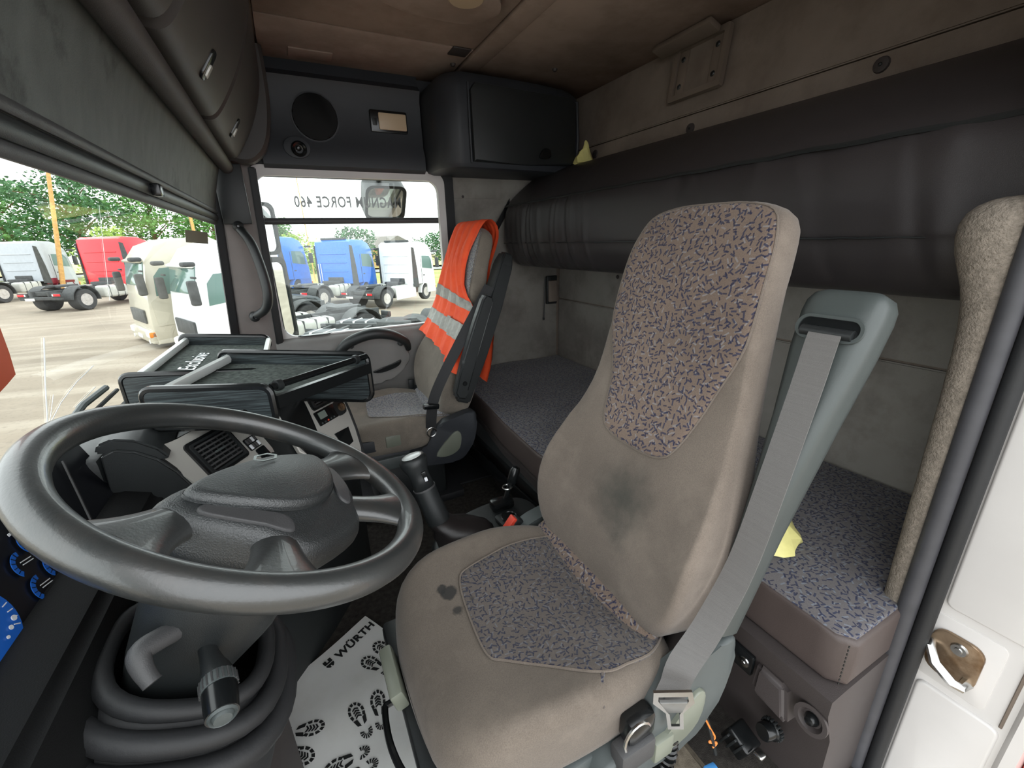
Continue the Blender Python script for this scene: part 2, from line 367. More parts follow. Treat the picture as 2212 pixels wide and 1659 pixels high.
# ---- rear wall: lower felt boards, upper felt boards, buttons
b = B(); b.rings([[V((XR+0.012, y, 0.0)), V((XR+0.012, y, 1.05)), V((1.475, y, 1.10)), V((1.555, y, 1.90)), V((1.60, y, 1.90)), V((1.60, y, 0.0))] for y in (YN-0.02, YF+0.02)])
wall_rear = struct(b.done('wall_rear', 'wall_felt'))
def slabx(z0, z1, x0, x1, y0, y1, th, name, mat, parent, bev=0.004):
    b = B(); b.rings([[V((x0, y, z0)), V((x1, y, z1)), V((x1+th, y, z1)), V((x0+th, y, z0))] for y in (y0, y1)])
    bmesh.ops.bevel(b.bm, geom=list(b.bm.edges), offset=bev, segments=2, affect='EDGES')
    return b.done(name, mat, parent)
slabx(0.43, 0.803, XR-0.004, XR-0.002, 0.22, 2.238, 0.014, 'wall_board', 'wall_felt_low', wall_rear)
slabx(0.81, 1.09, XR-0.002, XR+0.004, 0.22, 2.238, 0.014, 'wall_board', 'wall_felt_low', wall_rear)
slabx(1.10, 1.595, 1.462, 1.492, 0.22, 2.238, 0.02, 'wall_board', 'wall_felt', wall_rear, 0.008)
slabx(1.60, 1.868, 1.500, 1.538, 0.22, 2.238, 0.02, 'wall_board', 'wall_felt', wall_rear, 0.004)
for y, z in ((0.745, 1.565), (1.368, 1.545), (1.97, 1.555)):
    b = B(); b.lathe([(0.0, 0.008), (0.006, 0.009), (0.018, 0.006), (0.02, 0.0)], (1.49, y, z), (-1, 0, 0.06), 16); bt = b.done('wall_button', 'plastic_brown', wall_rear)
    b = B(); b.lathe([(0.0, 0.006), (0.004, 0.004), (0.005, 0.0)], (1.482, y, z), (-1, 0, 0.06), 10); b.done('button_plug', 'plastic_black', bt)
b = B(); b.lathe([(0.0, 0.006), (0.008, 0.004), (0.01, 0.0)], (XR-0.004, 1.70, 0.965), (-1, 0, 0), 12); b.done('wall_button', 'plastic_brown', wall_rear)
# ---- passenger side wall
b = B(); b.box((1.18, YF+0.02, 0.93), (0.84, 0.04, 1.88)); wall_right = struct(b.done('wall_right', 'wall_felt'))
b = B(); b.box((1.105, YF-0.004, 0.95), (0.66, 0.012, 1.04), 0.004); b.done('side_board', 'wall_felt_low', wall_right)
b = B(); b.box((0.93, YF-0.006, 1.43), (0.30, 0.014, 0.14), 0.005); b.done('side_board', 'wall_felt_low', wall_right)
b = B(); b.box((0.30, YF+0.035, 1.66), (1.0, 0.04, 0.44)); wu = struct(b.done('wall_right_upper', 'plastic_side'))
b = B(); b.lathe([(0.0, 0.004), (0.004, 0.004), (0.007, 0.0)], (0.86, YF-0.013, 1.37), (0, -1, 0), 10); b.done('wall_button', 'plastic_brown', wall_right)
# ---- passenger door: frame, seals, glass with bar, trim, pull
door = struct(B().ringplate(rrect(0.96, 1.62, 0.06, 5, 0.33, 0.70), rrect(0.80, 0.74, 0.05, 5, 0.33, 1.10), ((0, YF+0.005, 0), (1, 0, 0), (0, 0, 1)), 0.02).done('door_1', 'plastic_black'))
B().ringplate(rrect(0.925, 0.80, 0.06, 6, 0.335, 1.098), rrect(0.80, 0.70, 0.055, 6, 0.335, 1.098), ((0, YF-0.03, 0), (1, 0, 0), (0, 0, 1)), 0.014).done('door_seal', 'rubber', door)
B().ringplate(rrect(0.845, 0.75, 0.055, 6, 0.33, 1.100), rrect(0.785, 0.685, 0.055, 6, 0.326, 1.093), ((0, YF-0.015, 0), (1, 0, 0), (0, 0, 1)), 0.03).done('window_frame', 'frame_white', door)
b = B(); b.box((0.33, YF-0.012, 1.447), (0.84, 0.03, 0.020), 0.006); b.done('window_head_trim', 'frame_white', door)
for x in (0.34, 0.70):
    b = B(); b.lathe([(0.0, 0.005), (0.005, 0.005), (0.007, 0.0)], (x, YF-0.028, 1.447), (0, -1, 0), 12); b.done('screw', 'plastic_black', door)
for x in (-0.07, 0.728):
    b = B(); b.box((x, YF-0.02, 1.07), (0.014, 0.035, 0.70), 0.004); b.done('window_channel', 'rubber', door)
b = B(); b.tube([(-0.075, YF+0.004, 1.257), (0.735, YF+0.004, 1.257)], 0.014, 10, flat=0.8); b.done('window_bar', 'plastic_char', door)
win1 = struct(B().box((0.33, YF+0.026, 1.10), (0.80, 0.004, 0.74)).done('window_1', 'glass_clear'))
text('MAGNUM FORCE 460', 0.066, ((0.550, YF+0.031, 1.318), (-1, 0, 0), (0, 0, 1)), 'ink_grey', 'window_lettering', win1, 0.0004, 1.12, 0.0, 0.69, 0.0012)
# door trim: sill ledge, lower panel with the big arched pull
b = B(); b.rings([[V((x, YF+0.01, 0.74)), V((x, YF-0.045, 0.745)), V((x, YF-0.075, 0.725)), V((x, YF-0.085, 0.66)), V((x, YF-0.06, 0.45)), V((x, YF-0.03, 0.08)), V((x, YF+0.01, 0.05))] for x in (-0.11, 0.3, 0.55, 0.80)])
b.done('door_trim', 'plastic_door', door, 50)
b = B(); b.plate(smooth2([(-0.05, -0.012), (0.06, -0.016), (0.10, 0.0), (0.05, 0.014), (-0.05, 0.012)], 5), ((0.04, YF-0.035, 0.747), (1, 0, 0), (0, 1, 0)), 0.004, 0.002); b.done('sill_grille', 'plastic_gloss', door)
arc = catmull([(0.115, 2.12, 0.60), (0.135, 2.10, 0.66), (0.19, 2.085, 0.717), (0.29, 2.075, 0.748), (0.38, 2.08, 0.735), (0.455, 2.10, 0.69), (0.475, 2.13, 0.64)], 6)
b = B(); b.tube(arc, [0.014+0.012*math.sin(PI*i/(len(arc)-1)) for i in range(len(arc))], 12); pull = b.done('door_pull', 'plastic_black', door)
for x, z in ((0.205, 0.690), (0.44, 0.672)):
    b = B(); b.lathe([(0.0, 0.02), (0.012, 0.018), (0.014, 0.0)], (x, 2.145, z), (0, -1, 0), 14); b.done('pull_bolt', 'plastic_black', pull)
b = B(); b.plate(smooth2([(-0.17, -0.02), (-0.1, 0.09), (0.03, 0.125), (0.15, 0.07), (0.18, -0.03), (0.05, -0.12), (-0.1, -0.1)], 6), ((0.30, 2.172, 0.60), (1, 0, 0), (0, 0, 1)), 0.018, 0.008); rec = b.done('armrest_panel', 'plastic_door', door)
b = B(); b.plate(smooth2([(-0.07, -0.012), (0.03, 0.016), (0.075, 0.03), (0.06, 0.0), (-0.02, -0.022)], 5), ((0.36, 2.152, 0.555), (1, 0, 0), (0, 0, 1)), 0.006, 0.003); b.done('door_lever', 'plastic_gloss', rec)
# ---- A pillar on the passenger side with seals
def pillar(name, mat, prof_top, prof_bot, z0, z1, parent=None, bev=0.004):
    b = B(); b.rings([[V((x, y, z0)) for x, y in prof_bot], [V((x, y, z1)) for x, y in prof_top]])
    bmesh.ops.bevel(b.bm, geom=list(b.bm.edges), offset=bev, segments=2, affect='EDGES')
    return b.done(name, mat, parent)
tr1 = struct(pillar('trim_1', 'plastic_pillar', [(-0.185, 2.155), (-0.075, 2.19), (-0.06, 2.26), (-0.2, 2.24)], [(-0.25, 2.155), (-0.105, 2.19), (-0.09, 2.26), (-0.26, 2.24)], 0.60, 1.48))
pillar('windscreen_seal', 'rubber', [(-0.213, 2.135), (-0.186, 2.15), (-0.186, 2.2), (-0.225, 2.2)], [(-0.280, 2.135), (-0.251, 2.15), (-0.251, 2.2), (-0.29, 2.2)], 0.60, 1.48, tr1)
pillar('pillar_strip', 'plastic_black', [(-0.080, 2.178), (-0.052, 2.188), (-0.052, 2.23), (-0.08, 2.23)], [(-0.112, 2.178), (-0.082, 2.188), (-0.082, 2.23), (-0.112, 2.23)], 0.60, 1.46, tr1)
gh = thing('grab_handle', 'curved black grab handle bolted to the pillar between windscreen and side window', 'handle', (-0.16, 2.15, 0.87))
hp = catmull([(-0.152, 2.15, 1.235), (-0.15, 2.115, 1.225), (-0.118, 2.08, 1.165), (-0.098, 2.06, 1.05), (-0.096, 2.055, 0.96), (-0.115, 2.075, 0.905), (-0.162, 2.115, 0.872), (-0.164, 2.15, 0.868)], 6)
B().tube(hp, [0.015+0.004*math.sin(PI*i/(len(hp)-1)) for i in range(len(hp))], 12).done('grip', 'plastic_black', gh)
for c in ((-0.151, 2.112, 1.232), (-0.163, 2.112, 0.870)):
    o = B().lathe([(0.0, 0.016), (0.012, 0.014), (0.02, 0.006), (0.021, -0.03)], c, (0.1, -1, 0), 16).done('handle_foot', 'plastic_black', gh)
    B().lathe([(0.004, 0.0), (0.007, 0.003), (0.008, 0.0), (0.008, -0.004)], (c[0], c[1]-0.0165, c[2]), (0.1, -1, 0), 12).done('bolt', 'plastic_gloss', o)
# ---- windscreen: curved sheet, crack, sticker
def WX(y, z): return -0.215-0.142*(1.25-z)-0.20*(1-((y-1.2)/0.97)**2)
b = B(); b.grid(lambda u, v: V((WX(0.24+1.92*u, 0.62+0.92*v), 0.24+1.92*u, 0.62+0.92*v)), 24, 6); win2 = struct(b.done('window_2', 'glass_clear'))
def wline(pts, r, mat, name):
    q = []
    for (y, z) in pts: q.append(V((WX(y, z)+0.002, y, z)))
    B().tube(q, r, 5).done(name, mat, win2)
# header panel above the windscreen, lower screen frame
b = B(); b.rings([[V((-0.165, y, 1.48)), V((-0.20, y, 1.46)), V((-0.46, y, 1.47)), V((-0.46, y, 1.90)), V((-0.10, y, 1.90))] for y in (YN, 2.24)])
tr2 = struct(b.done('trim_2', 'plastic_black'))
# ---- driver side door aperture: pillar with fuzzy trim, rubber seals, white paint, striker
b = B(); b.rings([[V((1.0, 0.215, z)), V((1.0, 0.07, z)), V((1.035, 0.055, z)), V((1.035, 0.0, z)), V((1.5, 0.0, z)), V((1.5, 0.215, z))] for z in (-0.35, 0.40, 1.18, 1.95)])
tr3 = struct(b.done('trim_3', 'white_paint'))
b = B(); b.rings([[V((1.0+0.0, 0.073, z)), V((0.988, 0.066, z)), V((0.988, 0.05, z)), V((1.03, 0.045, z)), V((1.03, 0.07, z))] for z in (-0.35, 1.9)]); b.done('pillar_flange', 'white_paint', tr3)
b = B(); b.box((1.026, 0.03, 0.10), (0.03, 0.03, 0.9), 0.008); o_ = b.done('outer_panel_edge', 'red_plastic', tr3)
fz = [(0.978, 0.262, -0.02, 0.020), (0.978, 0.262, 0.30, 0.022), (0.978, 0.266, 0.62, 0.025), (0.978, 0.268, 0.90, 0.027), (0.980, 0.270, 1.0, 0.030), (0.985, 0.278, 1.06, 0.034), (0.985, 0.290, 1.11, 0.046), (0.985, 0.292, 1.16, 0.050), (0.99, 0.285, 1.185, 0.040), (0.995, 0.275, 1.195, 0.02)]
b = B(); b.rings([[V((x+r*0.9*math.cos(a), y-0.008+r*math.sin(a), z)) for a in [2*PI*k/16 for k in range(16)]] for x, y, z, r in fz]); b.done('pillar_upholstery', 'pillar_fuzz', tr3, 60, sub=1)
for yy, xx, rr, mt in ((0.236, 0.962, 0.0155, 'seal_rubber'), (0.209, 0.972, 0.0135, 'rubber')):
    pth = [(xx+0.03*max(0, (0.05-z))**1.0, yy, z) for z in [-0.3+0.075*k for k in range(30)]]
    B().tube(pth, rr, 10).done('door_seal', mt, tr3)
# pressed panels of the painted pillar face around the striker pocket
for z0, z1 in ((0.478, 1.30), (-0.32, 0.292)):
    B().plate(rrect(0.118, z1-z0, 0.014, 4, 0, (z0+z1)/2), ((1.0005, 0.139, 0), (0, -1, 0), (0, 0, 1)), 0.007, 0.005, 3).done('pressed_panel', 'white_paint', tr3)
B().tube([(0.9985, 0.083, 0.30), (0.9985, 0.083, 0.47)], 0.0025, 6).done('sealant_bead', 'plastic_beige', tr3)
# striker plate
fr = ((0.999, 0.163, 0.382), (0, -1, 0), (0, 0, 1))
b = B(); b.plate(rrect(0.105, 0.150, 0.012, 4), ((1.0005, 0.160, 0.382), (0, -1, 0), (0, 0, 1)), 0.002, 0.001); b.done('striker_backing', 'white_paint', tr3)
b = B(); b.plate(rrect(0.072, 0.098, 0.022, 5), ((0.997, 0.163, 0.382), (0, -1, 0), (0, 0, 1)), 0.006, 0.002); st = b.done('striker_plate', 'steel_worn', tr3)
b = B(); b.lathe([(0.0, 0.006), (0.005, 0.006), (0.006, 0.004), (0.011, 0.004), (0.013, 0.0)], (0.991, 0.160, 0.408), (-1, 0, 0), 16); b.done('striker_bolt', 'steel', st)
b = B(); b.tube([(0.994, 0.196, 0.398), (0.975, 0.192, 0.394), (0.966, 0.178, 0.372), (0.966, 0.150, 0.353), (0.972, 0.138, 0.350), (0.994, 0.136, 0.350)], [0.004, 0.006, 0.007, 0.007, 0.007, 0.008], 8, flat=1.3); b.done('striker_loop', 'steel', st)
# door opening: sill, front pillar and roof rail around the camera's side
b = B(); b.box((0.36, 0.16, -0.10), (1.30, 0.10, 0.16), 0.02); struct(b.done('trim_4', 'white_paint'))
b = B(); b.box((0.35, 0.17, 1.84), (1.34, 0.12, 0.14), 0.03); struct(b.done('trim_5', 'plastic_char'))
b = B(); b.rings([[V((x-0.05, y, z)), V((x+0.03, y, z)), V((x+0.03, y+0.09, z)), V((x-0.05, y+0.09, z))] for x, y, z in ((-0.36, 0.14, -0.05), (-0.30, 0.14, 0.75), (-0.25, 0.14, 1.9))]); struct(b.done('trim_6', 'white_paint'))
# ================================================================== OVERHEAD: front lockers, blind, side panel, side locker
PRD = [(-0.165, 1.478), (-0.135, 1.472), (-0.108, 1.474), (-0.082, 1.502), (-0.045, 1.562), (-0.016, 1.622), (0.008, 1.69), (0.022, 1.76), (0.026, 1.86)]
PRE = [(-0.165, 1.478), (-0.12, 1.466), (-0.065, 1.462), (-0.020, 1.490), (0.010, 1.535), (0.030, 1.60), (0.042, 1.68), (0.046, 1.76), (0.046, 1.86)]
PR = PRD
def prof(d):   # profile pushed in by d
    out = []
    for i, (x, z) in enumerate(PR):
        a = PR[max(0, i-1)]; c = PR[min(len(PR)-1, i+1)]; t = V((c[0]-a[0], c[1]-a[1])).normalized(); out.append((x-t.y*d, z+t.x*d))
    return [(q.x, q.y) for q in catmull([(x, z, 0) for x, z in out], 4)]
lk = thing('overhead_locker', 'dark grey curved overhead locker above the windscreen blind', 'locker', (-0.16, 1.2, 1.86))
def lockersec(y0, y1, d, name, mat, parent, bev=0.0):
    P = prof(d); b = B(); n = len(P)
    ys = [y0, y0+0.012, y1-0.012, y1] if bev else [y0, y1]; ds = [bev, 0, 0, bev] if bev else [0, 0]
    rr = []
    for y, e in zip(ys, ds):
        Q = prof(d+e) if e else P
        rr.append([V((x, y, z)) for x, z in Q]+[V((-0.17, y, 1.862))])
    b.rings(rr); return b.done(name, mat, parent, 35)
lockersec(0.23, 2.10, 0.016, 'body', 'plastic_black', lk)
for i, (y0, y1) in enumerate(((0.24, 0.922), (0.936, 1.472), (1.486, 2.085))):
    d = lockersec(y0, y1, 0.0, 'locker_door', 'plastic_locker', lk, 0.009)
    yc = y0+0.52*(y1-y0) if i < 2 else 1.80
    if i == 0: continue
    yc = (1.2, 1.2, 1.75)[i]
    fr = ((-0.079, yc, 1.508), (0, 1, 0), (0.545, 0, 0.84))
    l = B().plate(rrect(0.036, 0.062, 0.012, 4), fr, 0.005, 0.002).done('latch', 'plastic_gloss', d)
    B().plate(rrect(0.016, 0.026, 0.003, 2, 0.004, -0.010), ((-0.0755, yc, 1.505), (0, 1, 0), (0.545, 0, 0.84)), 0.004, 0.001).done('latch_button', 'silver_plastic', l)
PR = PRE
lockersec(2.092, 2.17, 0.0, 'end_cap', 'plastic_locker', lk, 0.012)
# roller blind
bl = thing('roller_blind', 'grey roller sun blind with worn cloth pulled half down behind the windscreen', 'blind', (-0.19, 1.2, 1.26))
B().tube([(-0.150, 0.22, 1.447), (-0.150, 2.115, 1.447)], 0.024, 18).done('blind_tube', 'plastic_brown', bl)
b = B(); b.grid(lambda u, v: V((-0.172-0.045*v-0.004*math.sin(PI*v), 0.24+1.86*u, 1.440-0.165*v)), 40, 6); b.done('blind_cloth', 'blind_cloth', bl)
for z, r, mt in ((1.285, 0.008, 'plastic_char'), (1.265, 0.013, 'plastic_black'), (1.246, 0.010, 'plastic_char')):
    B().tube([(-0.214-0.005*(1.285-z)/0.02, 0.23, z), (-0.214-0.005*(1.285-z)/0.02, 2.11, z)], r, 10, flat=0.6, up=(0, 0, 1)).done('bottom_rail', mt, bl)
B().box((-0.205, 1.13, 1.262), (0.016, 0.03, 0.024), 0.004).done('rail_catch', 'plastic_gloss', bl)
B().box((-0.150, 2.122, 1.35), (0.10, 0.016, 0.22), 0.005).done('blind_bracket', 'plastic_black', bl)
# passenger side upper panel with speaker, reading spot and lamp
sp = thing('speaker_console', 'dark moulded panel over the passenger window with round speaker and lamp', 'speaker panel', (0.33, 2.24, 1.46))
b = B(); b.rings([[V((x, 2.262, 1.462)), V((x, 2.205, 1.462)), V((x, 2.180, 1.475)), V((x, 2.178, 1.53)), V((x, 2.198, 1.57)), V((x, 2.202, 1.76)), V((x, 2.185, 1.80)), V((x, 2.215, 1.825)), V((x, 2.225, 1.866)), V((x, 2.262, 1.866))] for x in (-0.02, 0.2, 0.5, 0.66)]); b.done('panel_shell', 'plastic_side', sp, 35)
def onside(x, z, y=2.1995): return ((x, y, z), (1, 0, 0), (0, 0, 1))
o = B().plate(circ(0.088, 36), onside(0.205, 1.662), 0.007, 0.004).done('speaker_grille', 'plastic_deep', sp)
B().ringplate(circ(0.094, 36), circ(0.088, 36), onside(0.205, 1.662), 0.004).done('speaker_rim', 'plastic_side', sp)
B().plate(circ(0.052, 28, 0, 0, 0.042), onside(0.115, 1.540, 2.180), 0.006, 0.003).done('spot_base', 'plastic_side', sp)
o = B().lathe([(0.030, 0.0), (0.030, 0.014), (0.026, 0.020), (0.018, 0.016), (0.016, 0.006), (0.0, 0.004)], (0.120, 2.178, 1.536), (0.1, -1, -0.25), 20).done('spot_lamp', 'plastic_gloss', sp)
B().lathe([(0.0, 0.006), (0.008, 0.004), (0.01, 0.0)], (0.121, 2.170, 1.535), (0.1, -1, -0.25), 14).done('spot_bulb', 'plastic_gloss', o)
o = B().plate(rrect(0.165, 0.088, 0.008, 3), onside(0.510, 1.668), 0.008, 0.003).done('lamp_frame', 'plastic_gloss', sp)
B().plate(rrect(0.122, 0.066, 0.004, 3), onside(0.526, 1.668, 2.192), 0.006, 0.002).done('lamp_lens', 'lamp_lens', o)
B().plate(rrect(0.018, 0.028, 0.003, 3), onside(0.447, 1.664, 2.192), 0.004, 0.001).done('lamp_switch', 'plastic_black', o)
# side locker above the far end of the bunk
sl = thing('side_locker', 'black side locker with rounded end above the passenger headboard corner', 'locker', (1.07, 2.1, 1.46))
yb, yf = 2.244, 1.955
pts = [(0.665, yb), (0.670, 2.06), (0.690, 2.00), (0.735, yf+0.004), (0.80, yf-0.006), (1.10, yf+0.005), (1.30, yf+0.03), (1.40, yf+0.06), (1.435, yf+0.11), (1.44, yb)]
q = [(p.x, p.y) for p in catmull([(x, y, 0) for x, y in pts], 4)]
def lz(k, z): return [V((1.06+(x-1.06)*k, yb+(y-yb)*k, z)) for x, y in q]
b = B(); b.rings([lz(0.90, 1.458), lz(0.97, 1.465), lz(1.0, 1.485), lz(1.0, 1.77), lz(0.97, 1.805), lz(0.90, 1.83)]); b.done('body', 'plastic_side', sl, 35)
b = B(); b.plate([(-0.27, -0.150), (0.0, -0.152), (0.26, -0.140), (0.29, -0.11), (0.29, 0.13), (0.26, 0.150), (-0.25, 0.150), (-0.275, 0.12)], ((1.075, yf+0.006, 1.635), (1, 0.07, 0), (0, 0, 1)), 0.017, 0.007); d = b.done('locker_door', 'plastic_black', sl)
B().plate(smooth2([(-0.032, -0.014), (-0.005, 0.022), (0.03, 0.020), (0.036, -0.010), (0.0, -0.022)], 5), ((1.175, yf-0.006, 1.535), (1, 0.07, 0), (0, 0, 1)), 0.006, 0.003).done('latch', 'plastic_gloss', d)
b = B(); b.tube([(0.80, yf-0.010, 1.48), (0.797, yf-0.013, 1.62), (0.80, yf-0.008, 1.785)], 0.006, 8); b.done('edge_bead', 'plastic_side', sl)
b = B(); b.tube([(1.385, yf+0.035, 1.50), (1.392, yf+0.035, 1.62), (1.385, yf+0.04, 1.78)], 0.009, 8); b.done('edge_bead', 'plastic_side', sl)
# ladder bracket frame on the rear wall under the roof
lf = thing('ladder_bracket', 'beige plastic bracket frame with hinged flap under the roof on rear wall', 'bracket', (1.50, 1.37, 1.66))
th = math.atan2(0.04, 0.2)
fr = ((1.512, 1.372, 1.752), (0, -1, 0), (0.14, 0, 0.99))
B().ringplate(rrect(0.245, 0.195, 0.006, 2), rrect(0.205, 0.155, 0.004, 2), fr, 0.020).done('frame', 'plastic_beige', lf)
B().plate(rrect(0.205, 0.155, 0.004, 2), fr, 0.004).done('back_plate', 'wall_felt', lf)
for sx in (-0.078, 0.078):
    o = B().plate(rrect(0.040, 0.150, 0.004, 2, sx, 0), fr, 0.012, 0.002).done('rail', 'plastic_beige', lf)
    for k in (-0.048, 0.045):
        B().lathe([(0.0, 0.004), (0.006, 0.004), (0.010, 0.0)], V(fr[0])+V((0, -1, 0))*sx+V((0.14, 0, 0.99))*k+V((-0.013, 0, 0.002)), (-1, 0, 0.14), 12).done('screw', 'plastic_black', o)
fx = Matrix.Rotation(math.radians(-14), 3, 'X')
B().box((1.455, 1.405, 1.842), (0.060, 0.27, 0.022), 0.005, rot=rotm('Y', 18)).done('flap', 'plastic_beige', lf)
# ================================================================== BUNKS
ub = thing('upper_bunk', 'folded upper bunk wrapped in dark padded vinyl along the rear wall', 'bunk', (1.25, 1.2, 1.02))
# cross-section (x,z), front at small x; end caps rounded
UB = [(1.44, 1.505), (1.36, 1.500), (1.26, 1.465), (1.165, 1.400), (1.105, 1.350), (1.085, 1.325)]
UL = [(1.085, 1.325), (1.066, 1.29), (1.058, 1.22), (1.062, 1.15), (1.068, 1.13), (1.080, 1.085), (1.115, 1.035), (1.17, 1.015), (1.30, 1.01), (1.42, 1.03)]
FR_ = random.Random(5)
FOLDS = [(FR_.uniform(1.45, 2.15), FR_.uniform(0.008, 0.02), FR_.uniform(-1.0, 1.0), FR_.uniform(-0.02, 0.03)) for _ in range(26)]+[(FR_.uniform(0.35, 1.0), FR_.uniform(0.010, 0.03), FR_.uniform(-1.2, 1.2), FR_.uniform(-0.05, 0.10)) for _ in range(12)]+[(FR_.uniform(0.3, 2.1), FR_.uniform(0.05, 0.12), FR_.uniform(-0.8, 0.8), FR_.uniform(-0.05, 0.05)) for _ in range(8)]
def bunkpart(P, name, mat, y0=0.235, y1=2.205, wr=0.0, ny=90, back=((1.44, 1.05), (1.44, 1.49))):
    b = B(); P2 = [(q.x, q.y) for q in catmull([(x, z, 0) for x, z in P], 4)]
    rr = []
    cx = 1.30; cz = sum(p[1] for p in P2)/len(P2)
    for i in range(ny+1):
        t = i/ny; y = y0+(y1-y0)*t
        e = min(t*(y1-y0), (1-t)*(y1-y0)); k = 1.0 if e > 0.06 else 1-0.16*(1-math.sqrt(max(0, 1-(1-e/0.06)**2)))
        ring = []
        for (x, z) in P2:
            w = 0.0
            if wr:
                zz = (z-1.02)/0.3
                for fy, fw, fa, fs in FOLDS:
                    q = (y-fy-fs*(zz-0.4))/fw
                    if abs(q) < 3: w += wr*fa*math.exp(-q*q)*(0.4+0.6*abs(math.cos(2.2*zz)))
            ring.append(V((cx+(x-cx)*k+w, y, cz+(z-cz)*k)))
        rr.append(ring+[V((cx+(bx-cx)*k, y, cz+(bz-cz)*k)) for bx, bz in back])
    b.rings(rr); return b.done(name, mat, ub, 50)
bunkpart(UL, 'bunk_body', 'vinyl_bunk', wr=0.0065, ny=300, back=((1.44, 1.05), (1.44, 1.30)))
bunkpart(UB, 'bunk_lid', 'vinyl_bunk', wr=0.0012, back=((1.10, 1.31), (1.44, 1.31)))
B().tube([(1.079, 0.25+1.94*k/40, 1.322+0.0015*math.sin(k*1.7)) for k in range(41)], 0.0055, 6).done('piping', 'plastic_black', ub)
B().tube([(1.0645, 0.25+1.94*k/60, 1.136+0.001*math.sin(k*2.3)) for k in range(61)], 0.0022, 5).done('seam', 'plastic_black', ub)
# lower bunk: mattress with patterned top and brown vinyl side
OUT = [(XR-0.012, 0.235), (XR-0.012, 2.232), (0.79, 2.232), (0.72, 2.15), (0.70, 1.75), (0.672, 1.45), (0.662, 1.15), (0.68, 0.98), (0.745, 0.80), (0.775, 0.62), (0.78, 0.45), (0.78, 0.262), (0.80, 0.238)]
def dense(P, d=0.03):
    out = []
    for i, a in enumerate(P):
        c = P[(i+1) % len(P)]; n = max(1, int(math.hypot(c[0]-a[0], c[1]-a[1])/d))
        out += [(a[0]+(c[0]-a[0])*k/n, a[1]+(c[1]-a[1])*k/n) for k in range(n)]
    return out
mt = thing('lower_bunk_mattress', 'lower bunk mattress with blue flecked top and brown vinyl sides', 'mattress', (1.1, 1.2, 0.35))
DO = dense(OUT)
sag = lambda x, y: 0.45-0.006*math.sin(PI*min(1, max(0, (y-0.24)/2)))+0.003*math.sin(x*13)*math.sin(y*9)
B().pillow(DO, lambda a, b_, c: V((a, b_, c)), sag, lambda a, b_: 0.34, 0.012, 10).done('cover_side', 'vinyl_brown', mt, 50)
ins = [((x-1.1)*0.982+1.1, (y-1.235)*0.993+1.235) for x, y in DO]
B().pillow(ins, lambda a, b_, c: V((a, b_, c)), lambda x, y: sag(x, y)+0.004, lambda x, y: sag(x, y)-0.01, 0.006, 10, 2).done('cover_top', 'bunk_fabric', mt, 50)
st_ = [V((0.7795, 0.2375, 0.352+0.0086*k)) for k in range(11)]
for k in range(0, 11): B().tube([V((0.7835, 0.2455, 0.35+0.009*k)), V((0.7835, 0.2455, 0.3545+0.009*k))], 0.0013, 4).done('stitch', 'plastic_black', mt)
# bunk base: moulded front wall under the mattress
bb = thing('storage_chest', 'dark brown moulded plastic storage chest under the lower mattress with knob and bracket', 'chest', (1.1, 1.2, 0.0))
FR = [(XR-0.01, 0.235), (XR-0.01, 2.23), (0.80, 2.23), (0.735, 2.12), (0.72, 1.75), (0.69, 1.45), (0.68, 1.15), (0.70, 0.98), (0.755, 0.80), (0.775, 0.62), (0.772, 0.235)]
b = B(); b.rings([[V((x+dx*(1 if x < 1.3 else 0), y, z)) for x, y in dense(FR, 0.08)] for z, dx in ((0.0, 0.03), (0.20, 0.02), (0.27, -0.01), (0.30, -0.022), (0.336, -0.022), (0.338, 0.02))]); b.done('body', 'plastic_brown', bb, 35)
def lump(c, s, name, mat='plastic_brown', bev=0.02, rot=None, parent=bb): return B().box(c, s, bev, rot=rot, seg=3).done(name, mat, parent)
b = B(); b.rings([[V((0.78, 0.285, 0.21)), V((0.78, 0.375, 0.21)), V((0.78, 0.375, 0.285)), V((0.78, 0.305, 0.285))], [V((0.725, 0.285, 0.215)), V((0.728, 0.365, 0.225)), V((0.745, 0.37, 0.285)), V((0.742, 0.31, 0.285))]]); bmesh.ops.bevel(b.bm, geom=list(b.bm.edges), offset=0.01, segments=3, affect='EDGES'); b.done('pocket', 'plastic_brown', bb)
lump((0.757, 0.548, 0.115), (0.07, 0.10, 0.26), 'pocket', bev=0.025, rot=rotm('X', 12))
o = B().box((0.752, 0.455, 0.262), (0.012, 0.155, 0.052), 0.004).done('bracket', 'plastic_gloss', bb)
for y in (0.395, 0.515): B().lathe([(0.0, 0.006), (0.004, 0.006), (0.005, 0.004), (0.011, 0.003), (0.012, 0.0)], (0.746, y, 0.262), (-1, 0, 0), 14).done('bolt', 'steel', o)
o = B().lathe([(0.0, -0.006), (0.026, -0.006), (0.03, 0.0), (0.030, 0.006), (0.022, 0.006), (0.016, -0.002), (0.0, -0.002)], (0.752, 0.258, 0.262), (-1, 0, 0.15), 20).done('recess_ring', 'plastic_brown', bb)
B().lathe([(0.0, 0.012), (0.008, 0.010), (0.012, 0.002), (0.013, -0.003)], (0.751, 0.258, 0.262), (-1, 0, 0.15), 14).done('recess_screw', 'plastic_gloss', o)
ko = B().lathe([(0.0, 0.03), (0.016, 0.03), (0.018, 0.026), (0.018, 0.008), (0.021, 0.006), (0.021, 0.0)], (0.765, 0.322, 0.135), (-1, 0.15, 0.2), 20).done('round_knob', 'plastic_gloss', bb)
for k in range(18):
    a = 2*PI*k/18; B().box((0.764, 0.322+0.0215*math.cos(a), 0.137+0.0215*math.sin(a)), (0.010, 0.0045, 0.0045), 0.001).done('knurl', 'plastic_black', ko)
